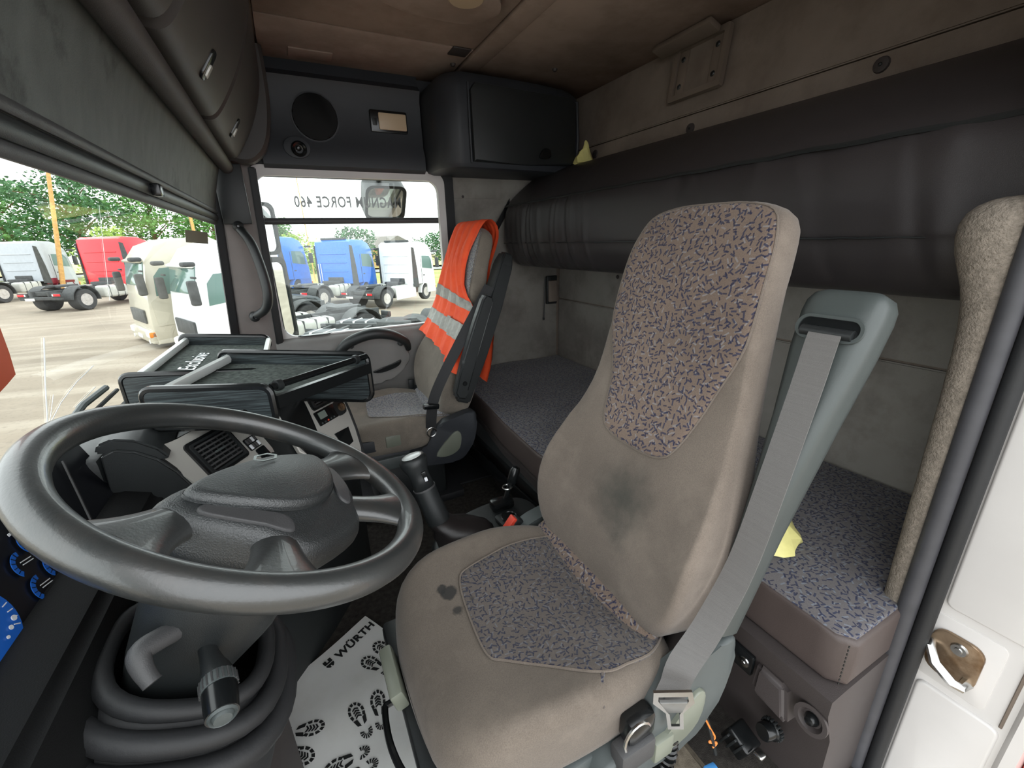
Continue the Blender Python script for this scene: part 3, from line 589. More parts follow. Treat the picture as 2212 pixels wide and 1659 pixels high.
lump((0.735, 0.365, 0.065), (0.05, 0.055, 0.05), 'latch_block', 'plastic_gloss', 0.006, rotm('X', 20))
for k in range(3): lump((0.707, 0.35+0.017*k, 0.075-0.006*k), (0.008, 0.005, 0.045), 'latch_fin', 'plastic_black', 0.001, rotm('X', 20))
lump((0.728, 0.318, 0.088), (0.02, 0.02, 0.012), 'latch_screw', 'steel', 0.004)
b = B(); b.rings([[V((0.70, y, 0.25)), V((0.655, y, 0.27)), V((0.65, y, 0.30)), V((0.70, y, 0.315))] for y in (0.98, 1.5, 2.0)]); b.done('front_rail', 'plastic_black', bb)
b = B(); b.box((0.655, 1.42, 0.20), (0.012, 0.86, 0.06), 0.004, rot=rotm('Z', 3)); b.done('vent_strip', 'plastic_gloss', bb)
# carpeted side step by the driver's feet at the base
b = B(); b.rings([[V((0.50, y, 0.0)), V((0.52, y, 0.04)), V((0.62, y, 0.05)), V((0.66, y, 0.0))] for y in (0.30, 0.48)]); b.done('carpet_step', 'carpet_tan', bb, 30)
# yellow bags
def bag(name, label, c, pts, r, tie=None):
    t = thing(name, label, 'bag', c); b = B(); rr = []
    for i, (dx, dy, dz, s) in enumerate(pts):
        rr.append([V((c[0]+dx+s*math.cos(a)*(1+0.18*math.sin(5*a+i*1.3)), c[1]+dy+s*r*math.sin(a)*(1+0.18*math.cos(4*a+i*2.1)), c[2]+dz)) for a in [2*PI*k/20 for k in range(20)]])
    b.rings(rr); b.done('sack', 'bag_yellow', t, 30)
    if tie: B().tube(catmull([(c[0]+x, c[1]+y, c[2]+z) for x, y, z in tie], 5), 0.003, 6).done('tie_string', 'bag_tie', t)
    return t
bag('plastic_bag', 'small crumpled yellow plastic bag on top of the folded upper bunk', (1.40, 1.94, 1.497), [(0, 0, 0, 0.040), (0, 0, 0.006, 0.052), (0.0, 0.005, 0.03, 0.046), (0.0, 0.0, 0.055, 0.030), (0.0, -0.012, 0.07, 0.016), (0.0, -0.014, 0.085, 0.012), (0.004, -0.008, 0.10, 0.010), (0.004, -0.004, 0.108, 0.004)], 0.8)
bag('plastic_bag', 'yellow plastic bag with red tie lying on the lower mattress', (0.925, 0.525, 0.4525), [(0, -0.03, 0, 0.055), (0, -0.03, 0.008, 0.072), (0.0, -0.02, 0.03, 0.068), (0.0, 0.0, 0.055, 0.055), (0.0, 0.02, 0.075, 0.036), (0.0, 0.03, 0.09, 0.016), (0.0, 0.035, 0.10, 0.012), (0.0, 0.04, 0.115, 0.018)], 1.0,
    [(0.0, 0.02, 0.092), (0.02, 0.03, 0.095), (0.0, 0.05, 0.094), (-0.02, 0.03, 0.092), (-0.035, -0.02, 0.088), (-0.04, -0.06, 0.06)])
bs = thing('bunk_strap', 'black webbing strap running from the folded bunk end behind the passenger seat', 'strap', (1.0, 2.15, 1.1))
b = B(); b.rings([[V(p)+V((0, 0, 0.025)), V(p)-V((0, 0, 0.025)), V(p)+V((0.002, 0.002, -0.025)), V(p)+V((0.002, 0.002, 0.025))] for p in ((1.12, 2.222, 1.34), (1.03, 2.20, 1.22), (0.94, 2.17, 1.10), (0.90, 2.15, 1.02))]); b.done('webbing', 'belt_black', bs)
# remote on a cord, passenger belt strap at the bunk end
rc = thing('bunk_remote', 'beige corded control unit in a black holder under the folded bunk', 'remote', (1.39, 2.23, 0.78))
B().box((1.388, 2.226, 0.862), (0.072, 0.022, 0.165), 0.006).done('holder', 'plastic_black', rc)
B().box((1.388, 2.210, 0.856), (0.056, 0.016, 0.125), 0.005).done('handset', 'wall_felt', rc)
B().tube(catmull([(1.345, 2.222, 0.94), (1.335, 2.215, 0.86), (1.332, 2.215, 0.76), (1.329, 2.215, 0.70)], 6), 0.003, 6).done('cord', 'plastic_black', rc)
B().lathe([(0.0, 0.0), (0.006, 0.004), (0.006, 0.014), (0.0, 0.018)], (1.329, 2.215, 0.685), (0, 0, 1), 10).done('cord_end', 'plastic_black', rc)
# ================================================================== SEATS
def seat(yc, name, label, vel, velb, ins, insc, driver):
    t = thing(name, label, 'seat', (0.35, yc, 0.0))
    mp = lambda a, b_, c: V((a, b_, c))
    # --- cushion
    out = smooth2([(0.100, yc-0.195), (0.074, yc-0.14), (0.066, yc), (0.072, yc+0.11), (0.105, yc+0.195), (0.20, yc+0.228), (0.32, yc+0.235), (0.44, yc+0.225), (0.53, yc+0.19), (0.56, yc+0.1), (0.565, yc), (0.56, yc-0.1), (0.53, yc-0.205), (0.44, yc-0.245), (0.32, yc-0.25), (0.19, yc-0.238), (0.135, yc-0.222)], 4)
    def top(x, y):
        d = (y-yc)/0.24; f = (x-0.07)/0.5
        z = 0.452+0.022*d*d-0.016*math.sin(PI*min(1, max(0, f)))*(1-d*d)
        if f < 0.25: z -= 0.060*((0.25-f)/0.25)**2
        if f > 0.55: z -= 0.045*min(1, (f-0.55)/0.4)**1.5
        z += 0.0015*math.sin(38*x+21*y)*math.sin(17*y-9*x)
        return z
    B().pillow(out, mp, top, lambda x, y: 0.318, 0.042, 14, 6).done('seat_cushion', vel, t, 60)
    io = smooth2([(0.202, yc-0.085), (0.204, yc), (0.218, yc+0.10), (0.25, yc+0.130), (0.346, yc+0.148), (0.45, yc+0.152), (0.53, yc+0.13), (0.545, yc), (0.535, yc-0.16), (0.47, yc-0.218), (0.40, yc-0.226), (0.352, yc-0.220), (0.285, yc-0.160), (0.226, yc-0.112)], 4)
    o = B().pillow(io, mp, lambda x, y: top(x, y)+0.005, lambda x, y: top(x, y)-0.01, 0.006, 10, 2).done('cushion_insert', insc, t, 60)
    B().tube([mp(x, y, top(x, y)+0.003) for x, y in io], 0.0022, 5, True).done('piping', velb, o)
    if driver:
        B().tube(catmull([mp(x, y, top(x, y)-dz) for x, y, dz in ((0.352, yc-0.220, 0.0), (0.338, yc-0.236, 0.012), (0.332, yc-0.248, 0.04))], 4), 0.004, 6).done('torn_seam', insc, o)
    # --- backrest in its reclined frame
    O = V((0.530, yc, 0.385)); U = V((0.326, 0, 0.946)).normalized(); Nf = V((-U.z, 0, U.x))
    bm_ = lambda a, b_, c: O+V((0, a, 0))+U*b_+Nf*c
    half = [(0.022, 0.10), (0.036, 0.185), (0.080, 0.222), (0.15, 0.238), (0.24, 0.238), (0.34, 0.222), (0.44, 0.203), (0.56, 0.188), (0.68, 0.178), (0.77, 0.170), (0.825, 0.155), (0.850, 0.10), (0.856, 0.04)]
    bo = [(w, h) for h, w in half]+[(-w, h) for h, w in reversed(half)]
    bo = smooth2(bo, 3)
    def btop(a, h):
        s = min(1, abs(a)/0.235)
        c = 0.058+0.030*math.exp(-((h-0.2)/0.16)**2)*s**2.2+0.014*math.exp(-((h-0.17)/0.12)**2)-0.012*math.exp(-((h-0.47)/0.1)**2)+0.012*math.exp(-((h-0.72)/0.12)**2)
        c -= 0.03*max(0, s-0.75)*(h > 0.35)
        return c+0.0012*math.sin(30*h+25*a)
    B().pillow(bo, bm_, btop, lambda a, h: -0.055+0.060*min(1, max(0, (h-0.3)/0.4)), 0.026, 14, 6).done('backrest', velb, t, 60)
    ih = [(-0.075, 0.350), (0.0, 0.342), (0.075, 0.350), (0.108, 0.385), (0.140, 0.50), (0.172, 0.60), (0.168, 0.72), (0.160, 0.78), (0.138, 0.825), (0.08, 0.843), (0.0, 0.846), (-0.08, 0.843), (-0.138, 0.825), (-0.160, 0.78), (-0.168, 0.72), (-0.172, 0.60), (-0.140, 0.50), (-0.108, 0.385)]
    ih = smooth2(ih, 4)
    o = B().pillow(ih, bm_, lambda a, h: btop(a, h)+0.005, lambda a, h: btop(a, h)-0.012, 0.007, 10, 2).done('backrest_insert', ins, t, 60)
    B().tube([bm_(a, h, btop(a, h)+0.002) for a, h in ih], 0.0022, 5, True).done('piping', velb, o)
    B().tube([bm_(0.195*math.sin(PI*(k/12-0.5)), 0.022, 0.052-0.012*abs(k/6-1)) for k in range(13)], 0.030, 10).done('lumbar_roll', ins, t)
    # --- frame, side covers, base
    b = B(); b.box((0.32, yc, 0.305), (0.46, 0.45, 0.055), 0.015); b.done('seat_pan', 'plastic_grey' if driver else 'plastic_side', t)
    for sgn in (-1, 1):
        ys = yc+sgn*0.247
        pts = [(0.33, 0.265), (0.50, 0.235), (0.565, 0.25), (0.61, 0.33), (0.625, 0.43), (0.60, 0.455), (0.52, 0.44), (0.46, 0.425), (0.42, 0.39), (0.40, 0.335), (0.33, 0.315)]
        b = B(); b.plate(smooth2(pts, 3), ((0, ys+(0.02 if sgn < 0 else -0.02), 0), (1, 0, 0), (0, 0, 1)), 0.045 if sgn < 0 else -0.045, 0.010 if sgn < 0 else 0.0, 3)
        o = b.done('recliner_cover', 'plastic_grey' if driver else 'plastic_side', t)
        if sgn < 0:
            B().plate(smooth2([(0.43, 0.285), (0.49, 0.275), (0.535, 0.30), (0.545, 0.36), (0.52, 0.38), (0.46, 0.33)], 3), ((0, ys-0.0245, 0), (1, 0, 0), (0, 0, 1)), 0.008, 0.003).done('recliner_paddle', 'plastic_olive', o)
    b = B(); b.box((0.32, yc-0.215, 0.282), (0.44, 0.05, 0.055), 0.008); rail = b.done('side_rail', 'plastic_grey', t)
    b = B(); b.box((0.34, yc, 0.13), (0.32, 0.34, 0.30), 0.03); b.done('pedestal', 'plastic_black', t)
    b = B(); b.box((0.34, yc, 0.02), (0.46, 0.40, 0.04), 0.01); b.done('floor_rail', 'rubber', t)
    b = B(); b.box((0.078, yc, 0.30), (0.05, 0.40, 0.05), 0.012); b.done('front_rail', 'plastic_black', t)
    # --- belt tower on the left side of the seat (the driver door side)
    dy = -0.262
    T = lambda a, h, c: bm_(a, h, c)
    if driver:
        sec = []
        for h, a0, a1, c0, c1 in ((0.10, -0.272, -0.235, -0.065, 0.0), (0.30, -0.280, -0.232, -0.070, 0.005), (0.50, -0.296, -0.215, -0.070, 0.005), (0.62, -0.309, -0.200, -0.068, 0.005), (0.68, -0.313, -0.196, -0.066, 0.004), (0.70, -0.312, -0.197, -0.064, 0.001), (0.714, -0.306, -0.203, -0.060, -0.006), (0.721, -0.294, -0.215, -0.054, -0.016), (0.723, -0.275, -0.24, -0.04, -0.03)):
            am, ah, cm, chh = (a0+a1)/2, (a1-a0)/2, (c0+c1)/2, (c1-c0)/2; ring = []
            for k in range(28):
                th = 2*PI*k/28; ca, sa = math.cos(th), math.sin(th); f = (abs(ca)**5+abs(sa)**5)**-0.2; ring.append(T(am+ah*ca*f, h, cm+chh*sa*f))
            sec.append(ring)
        b = B(); b.rings(sec); tw = b.done('belt_tower', 'plastic_tower', t, 60)
        fr = (T(-0.255, 0.655, 0.0045), (0, -1, 0.0), U)
        B().plate(rrect(0.088, 0.030, 0.0148, 6), fr, 0.0025).done('slot', 'plastic_gloss', tw)
        B().ringplate(rrect(0.098, 0.040, 0.0195, 6), rrect(0.088, 0.030, 0.0148, 6), fr, 0.005).done('slot_rim', 'plastic_tower', tw)
        B().tube([T(-0.292, 0.648, 0.008), T(-0.218, 0.648, 0.008)], 0.009, 10).done('slot_roller', 'plastic_black', tw)
        # belt: from slot down to the buckle tongue
        P = [(T(-0.257, 0.655, 0.002), 0.0), (T(-0.257, 0.643, 0.016), 0), (T(-0.263, 0.56, 0.020), 0), (T(-0.270, 0.40, 0.022), 0), (T(-0.273, 0.25, 0.022), 0.15), (T(-0.272, 0.13, 0.045), 0.4), (T(-0.272, 0.06, 0.075), 0.8), (V((0.463, yc-0.272, 0.425)), 1.1), (V((0.440, yc-0.275, 0.400)), 1.2)]
        pp = catmull([p for p, _ in P], 5)
        b = B(); w = 0.0235; rr = []
        for i, p in enumerate(pp):
            k = i/(len(pp)-1); tw_ = 0.0 if k < 0.5 else 1.4*((k-0.5)/0.5)**1.2
            tdir = (pp[min(i+1, len(pp)-1)]-pp[max(i-1, 0)]).normalized()
            wd = V((math.sin(tw_)*0.9, -math.cos(tw_), 0.1*math.sin(tw_))); wd = (wd-tdir*wd.dot(tdir)).normalized(); nn = tdir.cross(wd)
            rr.append([p+wd*w+nn*0.0008, p-wd*w+nn*0.0008, p-wd*w-nn*0.0008, p+wd*w-nn*0.0008])
        b.rings(rr); b.done('seat_belt', 'belt_grey', t, 60)
        # buckle tongue
        bc = V((0.445, yc-0.288, 0.425))
        fr = (bc, V((0.75, -0.5, 0.15)), V((-0.22, 0.0, 1)))
        tg = B().ringplate([(-0.030, 0.03), (0.030, 0.03), (0.033, 0.0), (0.014, -0.028), (0.013, -0.075), (-0.013, -0.075), (-0.014, -0.028), (-0.033, 0.0)], [(-0.023, 0.018), (0.023, 0.018), (0.024, 0.006), (0.008, -0.032), (0.007, -0.066), (-0.007, -0.066), (-0.008, -0.032), (-0.024, 0.006)], fr, 0.004).done('belt_tongue', 'steel', t)
        B().plate([(-0.022, 0.004), (0.022, 0.004), (0.012, -0.024), (-0.012, -0.024)], fr, 0.006, 0.002).done('tongue_grip', 'lever_silver', tg)
        B().box((0.395, yc-0.262, 0.375), (0.06, 0.035, 0.055), 0.012).done('belt_guide', 'plastic_gloss', t)
        B().tube([V((0.375+0.026*math.cos(a), yc-0.285, 0.385+0.030*math.sin(a))) for a in [0.4+k*0.4 for k in range(9)]], 0.003, 6).done('guide_ring', 'steel', t)
        B().box((0.385, yc-0.268, 0.325), (0.075, 0.035, 0.05), 0.008).done('guide_foot', 'plastic_char', t)
        B().box((0.445, yc-0.270, 0.30), (0.045, 0.03, 0.05), 0.006).done('height_lever', 'plastic_olive', t)
        # switches below the cushion edge
        for i, (x, mt_) in enumerate(((0.185, 'plastic_olive'), (0.235, 'plastic_olive'), (0.285, 'plastic_olive'))):
            k = B().box((x, yc-0.232, 0.262), (0.044, 0.03, 0.05), 0.006, rot=rotm('X', 20)).done('seat_switch', mt_, rail)
            B().box((x, yc-0.248, 0.268), (0.014, 0.004, 0.014), 0.001, rot=rotm('X', 20)).done('switch_symbol', 'gauge_white', k)
        for x in (0.335, 0.372, 0.412): B().box((x, yc-0.243, 0.288), (0.026, 0.012, 0.026), 0.003).done('blank_plug', 'plastic_char', rail)
        B().box((0.35, yc-0.20, 0.235), (0.26, 0.06, 0.035), 0.004).done('rusty_frame', 'rust', t)
        # handle loop and grey paddle in front of the cushion
        B().box((0.050, yc+0.038, 0.345), (0.026, 0.115, 0.046), 0.006, rot=rotm('Y', -15)).done('front_paddle', 'plastic_olive', t)
        B().tube(catmull([(0.07, yc+0.035, 0.285), (0.036, yc+0.037, 0.282), (0.024, yc+0.03, 0.28), (0.020, yc-0.03, 0.28), (0.030, yc-0.085, 0.275), (0.05, yc-0.12, 0.27), (0.09, yc-0.15, 0.265)], 5), 0.0065, 8).done('slide_bar', 'plastic_gloss', t)
        # red buckle on the inboard side
        bk = B().box((0.440, yc+0.262, 0.395), (0.055, 0.028, 0.065), 0.006, rot=rotm('Y', 40)).done('belt_buckle', 'plastic_black', t)
        B().box((0.4205, yc+0.264, 0.4185), (0.012, 0.026, 0.046), 0.003, rot=rotm('Y', 40)).done('buckle_button', 'red_plastic', bk)
        B().plate(smooth2([(0.45, 0.26), (0.58, 0.27), (0.60, 0.42), (0.565, 0.47), (0.53, 0.46), (0.49, 0.36)], 3), ((0, yc+0.225, 0), (1, 0, 0), (0, 0, 1)), -0.02).done('inboard_cover', 'plastic_grey', t)
    else:
        sec = []
        for h, a0, a1, c0, c1 in ((0.12, -0.27, -0.22, -0.03, 0.03), (0.34, -0.275, -0.215, -0.05, 0.015), (0.55, -0.275, -0.20, -0.06, 0.01), (0.72, -0.27, -0.19, -0.06, 0.0), (0.77, -0.25, -0.195, -0.055, -0.015)):
            sec.append([T(a0, h, c0), T(a1, h, c0), T(a1, h, c1), T(a0, h, c1)])
        b = B(); b.rings(sec); bmesh.ops.bevel(b.bm, geom=list(b.bm.edges), offset=0.008, segments=3, affect='EDGES'); b.done('belt_tower', 'plastic_black', t, 40)
        # folded-up armrest
        sec = []
        for h, w, c in ((0.145, 0.020, 0.035), (0.16, 0.030, 0.04), (0.30, 0.033, 0.04), (0.46, 0.030, 0.035), (0.57, 0.026, 0.03), (0.585, 0.016, 0.03)):
            sec.append([T(-0.318, h, c-w), T(-0.275, h, c-w), T(-0.275, h, c+w), T(-0.318, h, c+w)])
        b = B(); b.rings(sec); bmesh.ops.bevel(b.bm, geom=list(b.bm.edges), offset=0.009, segments=3, affect='EDGES'); ar = b.done('armrest', 'plastic_black', t, 40)
        B().lathe([(0.0, 0.004), (0.009, 0.004), (0.010, 0.0)], T(-0.318, 0.215, 0.04), (0, -1, 0), 14).done('armrest_screw', 'plastic_gloss', ar)
        B().tube([T(-0.319, 0.19, 0.02), T(-0.319, 0.56, 0.012)], 0.0015, 4).done('armrest_seam', 'plastic_gloss', ar)
        # belt and buckle
        P = [T(-0.255, 0.62, 0.015), T(-0.262, 0.40, 0.075), T(-0.268, 0.22, 0.12), V((0.44, yc-0.27, 0.54)), V((0.425, yc-0.268, 0.47)), V((0.42, yc-0.26, 0.41))]
        pp = catmull(P, 5); b = B(); rr = []
        for i, p in enumerate(pp):
            tdir = (pp[min(i+1, len(pp)-1)]-pp[max(i-1, 0)]).normalized(); wd = V((0.85, -0.5, 0.1)); wd = (wd-tdir*wd.dot(tdir)).normalized(); nn = tdir.cross(wd)
            rr.append([p+wd*0.022+nn*0.0008, p-wd*0.022+nn*0.0008, p-wd*0.022-nn*0.0008, p+wd*0.022-nn*0.0008])
        b.rings(rr); b.done('seat_belt', 'belt_black', t, 60)
        B().box((0.425, yc-0.275, 0.515), (0.066, 0.022, 0.022), 0.005, rot=rotm('Y', 8)).done('belt_tongue', 'plastic_gloss', t)
        B().tube([V((0.418+0.02*math.cos(a), yc-0.272, 0.40+0.02*math.sin(a))) for a in [k*0.5 for k in range(13)]], 0.003, 6).done('belt_ring', 'steel', t)
        B().box((0.265, yc-0.240, 0.385), (0.062, 0.018, 0.050), 0.004).done('front_paddle', 'plastic_olive', t)
        B().box((0.30, yc-0.228, 0.375), (0.36, 0.02, 0.05), 0.004).done('side_skirt', 'plastic_side', t)
        B().box((0.47, yc+0.245, 0.44), (0.03, 0.02, 0.08), 0.004).done('belt_buckle', 'plastic_black', t)
    return t, bm_, btop, top
seatD, bmD, btopD, topD = seat(0.62, 'driver_seat', 'worn brown velour driver seat with stains and grey belt tower', 'seat_velour', 'seat_velour_back', 'seat_insert', 'seat_insert_cushion', True)
seatP, bmP, btopP, topP = seat(1.88, 'passenger_seat', 'grey velour passenger seat with black folded armrest beside the door', 'seat_velour_pass', 'seat_velour_pass', 'seat_insert_pass', 'seat_insert_pass', False)
# ---- orange hi-vis vest hung over the passenger seat back
vt = thing('safety_vest', 'orange safety vest with grey reflective bands hung over the passenger seat back', 'vest', (0.66, 1.88, 0.75))
def lerp(P, t):
    t *= len(P)-1; i = min(int(t), len(P)-2); f = t-i; return P[i]+(P[i+1]-P[i])*f
NEAR = [(-0.262, 0.275), (-0.258, 0.36), (-0.250, 0.45), (-0.240, 0.52), (-0.185, 0.555), (-0.135, 0.60), (-0.115, 0.66), (-0.118, 0.74), (-0.140, 0.82), (-0.150, 0.880)]
FARE = [(0.258, 0.33), (0.255, 0.40), (0.245, 0.48), (0.215, 0.55), (0.175, 0.62), (0.150, 0.68), (0.145, 0.74), (0.150, 0.79), (0.150, 0.84), (0.135, 0.880)]
def vsheet(front, u, v):
    a = lerp([p[0] for p in NEAR], v)*(1-u)+lerp([p[0] for p in FARE], v)*u
    h = lerp([p[1] for p in NEAR], v)*(1-u)+lerp([p[1] for p in FARE], v)*u
    if not front: h -= 0.055*(1-v)
    fold = 0.006*math.sin(u*26+v*4)*(1-0.4*v)+0.004*math.sin(u*51-v*7)
    edge = 0.022*(1-min(1, u/0.12))
    hh = min(h, 0.835)
    if front: c = btopP(max(-0.235, min(0.235, a)), hh)+0.022+fold-edge*0.6
    else: c = -0.085+0.060*min(1, max(0, (hh-0.3)/0.4))-fold
    k = max(0.0, (v-0.86)/0.14)
    c = c*(1-k*k)+0.035*k*k; h = h*(1-k)+0.888*k
    return bmP(a, h, c)
def vpart(front, u0, u1, v0, v1, off, name, mat, nu=26, nv=30, parent=vt):
    def f(u, v):
        U_ = u0+(u1-u0)*u; V_ = v0+(v1-v0)*v; p = vsheet(front, U_, V_)
        n = V((-0.946, 0, 0.326)) if front else V((0.946, 0, -0.326)); return p+n*off
    b = B(); b.grid(f, nu, nv)
    bmesh.ops.solidify(b.bm, geom=list(b.bm.faces), thickness=0.0022)
    return b.done(name, mat, parent, 60)
fp = vpart(True, 0.0, 1.0, 0.0, 1.0, 0.0, 'front_panel', 'hi_vis', 30, 36)
vpart(True, 0.0, 1.0, 0.30, 0.385, 0.003, 'reflective_band', 'reflective', 30, 4, fp)
vpart(True, 0.0, 1.0, 0.115, 0.195, 0.003, 'reflective_band', 'reflective', 30, 4, fp)
bp = vpart(False, 0.0, 1.0, 0.0, 1.0, 0.0, 'back_panel', 'hi_vis', 30, 36)
vpart(False, 0.0, 1.0, 0.31, 0.39, 0.003, 'reflective_band', 'reflective', 30, 4, bp)
vpart(False, 0.0, 1.0, 0.12, 0.20, 0.003, 'reflective_band', 'reflective', 30, 4, bp)
# near front flap overlapping lower
ff = vpart(True, -0.02, 0.42, -0.0, 0.34, 0.010, 'front_flap', 'hi_vis', 14, 14)
ff.location = V((0.018, 0.0, -0.045))
f2 = vpart(True, -0.02, 0.42, 0.13, 0.21, 0.014, 'reflective_band', 'reflective', 14, 4, ff)
# ---- coiled air hose, orange wire with blue connector by the driver seat
ch = thing('coiled_air_hose', 'black coiled air hose hanging from the driver seat base', 'hose', (0.49, 0.36, 0.02))
hc = [V((0.478, 0.355, 0.29)), V((0.476, 0.352, 0.24)), V((0.455, 0.350, 0.18)), V((0.435, 0.355, 0.10)), V((0.43, 0.36, 0.02))]
cc = catmull(hc, 60); pts = []
for i, p in enumerate(cc):
    a = i*2*PI/14; pts.append(p+V((0.0125*math.cos(a), 0.0125*math.sin(a), 0)))
B().tube(pts, 0.0042, 6).done('coil', 'plastic_gloss', ch)
B().tube(catmull([(0.478, 0.355, 0.29), (0.476, 0.36, 0.31), (0.46, 0.375, 0.33)], 4), 0.005, 6).done('hose_end', 'plastic_gloss', ch)
ow = thing('orange_wire', 'thin orange wire knotted round a black cable ending in blue connector', 'wire', (0.62, 0.37, 0.06))
B().tube(catmull([(0.50, 0.36, 0.27), (0.54, 0.375, 0.265), (0.60, 0.38, 0.22), (0.635, 0.375, 0.155), (0.645, 0.370, 0.130), (0.630, 0.372, 0.125), (0.648, 0.366, 0.118), (0.636, 0.366, 0.112)], 6), 0.0022, 6).done('wire', 'wire_orange', ow)
B().tube(catmull([(0.50, 0.36, 0.27), (0.485, 0.37, 0.22), (0.475, 0.385, 0.16)], 6), 0.0018, 6).done('wire_tail', 'wire_orange', ow)
B().tube(catmull([(0.60, 0.42, 0.34), (0.61, 0.405, 0.26), (0.63, 0.38, 0.17), (0.645, 0.362, 0.09)], 6), 0.004, 6).done('black_cable', 'plastic_black', ow)
B().box((0.628, 0.358, 0.062), (0.034, 0.014, 0.013), 0.003, rot=rotm('Y', 20)).done('connector', 'connector_blue', ow)
# ================================================================== DASHBOARD, STEERING WHEEL, TRAYS, GEAR
dsh = thing('dashboard', 'black moulded dashboard with silver centre console and blue gauges', 'dashboard', (-0.40, 1.2, 0.0))
def extr(P, y0, y1, name, mat, parent, bev=0.012, ang=40, ys=None):
    b = B(); b.rings([[V((x, y, z)) for x, z in P] for y in (ys or (y0, y1))])
    if bev: bmesh.ops.bevel(b.bm, geom=list(b.bm.edges), offset=bev, segments=3, affect='EDGES')
    return b.done(name, mat, parent, ang)
extr([(-0.545, 0.60), (-0.53, 0.715), (-0.36, 0.722), (-0.30, 0.70), (-0.285, 0.62), (-0.33, 0.40), (-0.36, 0.02), (-0.50, 0.02)], 0.26, 2.15, 'dash_body', 'plastic_deep', dsh, 0.012)
# instrument binnacle facing the driver
cl = extr([(-0.355, 0.690), (-0.408, 0.845), (-0.425, 0.855), (-0.455, 0.80), (-0.47, 0.70)], 0.30, 1.00, 'binnacle', 'gauge_black', dsh, 0.006)
extr([(-0.330, 0.640), (-0.350, 0.692), (-0.40, 0.69), (-0.40, 0.62)], 0.30, 0.95, 'binnacle_shelf', 'plastic_deep', dsh, 0.006)
CO = V((-0.36, 0.64, 0.705)); CV = V((-0.05, 0, 0.15)).normalized(); CN = V((0, 1, 0)).cross(CV)
def cf(a, b_, h=0.002): return (CO+V((0, a, 0))+CV*b_+CN*h, (0, 1, 0), CV)
def arcpts(r0, r1, a0, a1, n=14):
    A = [math.radians(a0+(a1-a0)*k/n) for k in range(n+1)]
    return [(r1*math.cos(a), r1*math.sin(a)) for a in A]+[(r0*math.cos(a), r0*math.sin(a)) for a in reversed(A)]
def ticks(a, b_, r0, r1, a0, a1, n, mat, parent, w=0.0012):
    for k in range(n):
        t = math.radians(a0+(a1-a0)*k/(n-1)); c = (r0+r1)/2; o = cf(a+c*math.cos(t), b_+c*math.sin(t), 0.0032)[0]
        u = V((0, math.cos(t), 0))+CV*math.sin(t); B().plate([(-(r1-r0)/2, -w/2), ((r1-r0)/2, -w/2), ((r1-r0)/2, w/2), (-(r1-r0)/2, w/2)], (o, u, V((0, -math.sin(t), 0))+CV*math.cos(t)), 0.0006).done('tick', mat, parent)
# big dials: speedometer and rev counter
for a, r in ((-0.045, 0.050), (-0.17, 0.050)):
    g = B().plate(circ(r, 36), cf(a, 0.050), 0.001).done('dial', 'gauge_blue', dsh)
    ticks(a, 0.050, r*0.78, r*0.94, -40, 220, 22, 'gauge_white', g)
    B().plate(circ(0.012, 20), cf(a, 0.050, 0.0032), 0.004, 0.001).done('dial_hub', 'gauge_black', g)
    B().plate([(-0.001, -0.004), (0.001, -0.004), (0.0005, r*0.8), (-0.0005, r*0.8)], (cf(a, 0.050, 0.0065)[0], V((0, 0.8, 0))+CV*0.6, V((0, -0.6, 0))+CV*0.8), 0.001).done('needle', 'gauge_white', g)
    for k in range(3): B().plate(circ(0.0035-0.0007*k, 14), cf(a+0.036-0.012*k, 0.030-0.004*k, 0.0035), 0.001).done('warning_lamp', 'gauge_white', g)
for a, c in ((0.064, 0.060), (0.056, 0.022), (0.098, 0.028), (0.10, 0.075)):
    g = B().plate(arcpts(0.012, 0.0185, 70, 215), cf(a, c), 0.001).done('small_gauge', 'gauge_blue', dsh)
    ticks(a, c, 0.0118, 0.0188, 72, 213, 7, 'gauge_black', g, 0.0008)
    for k in (-0.0022, 0.0022): B().plate([(-0.010, -0.0006), (0.010, -0.0006), (0.010, 0.0006), (-0.010, 0.0006)], (cf(a+0.006, c+k, 0.003)[0], V((0, 1, 0))-CV*0.25, CV), 0.0006).done('needle', 'gauge_white', g)
for a, c in ((0.084, 0.098), (0.12, 0.10), (0.15, 0.06)): B().plate(rrect(0.005, 0.004, 0.001, 2), cf(a, c, 0.003), 0.0006).done('warning_lamp', 'gauge_white', dsh)
B().tube([cf(0.215, 0.02, 0.004)[0], cf(0.275, 0.118, 0.004)[0]], 0.002, 5).done('binnacle_bead', 'plastic_char', dsh)
# side cheek between binnacle and console with padded lid
pk = [(-0.372, 0.66), (-0.366, 0.795), (-0.345, 0.803), (-0.315, 0.792), (-0.285, 0.768), (-0.262, 0.735), (-0.242, 0.690), (-0.235, 0.62), (-0.24, 0.45), (-0.37, 0.45)]
extr(pk, 0.965, 1.10, 'console_cheek', 'plastic_black', dsh, 0.004, 30)
b = B(); b.rings([[V((x-0.012*k, 0.972+0.17*k, z)) for x, z in [(-0.375, 0.798), (-0.368, 0.815), (-0.345, 0.822), (-0.312, 0.812), (-0.282, 0.788), (-0.268, 0.765), (-0.29, 0.76), (-0.33, 0.79)]] for k in (0, 0.15, 1.0, 1.4)]); bmesh.ops.bevel(b.bm, geom=list(b.bm.edges), offset=0.004, segments=2, affect='EDGES'); b.done('padded_lid', 'plastic_black', dsh, 40)
B().box((-0.425, 1.05, 0.755), (0.11, 0.17, 0.07), 0.012).done('dash_top_cover', 'plastic_black', dsh)
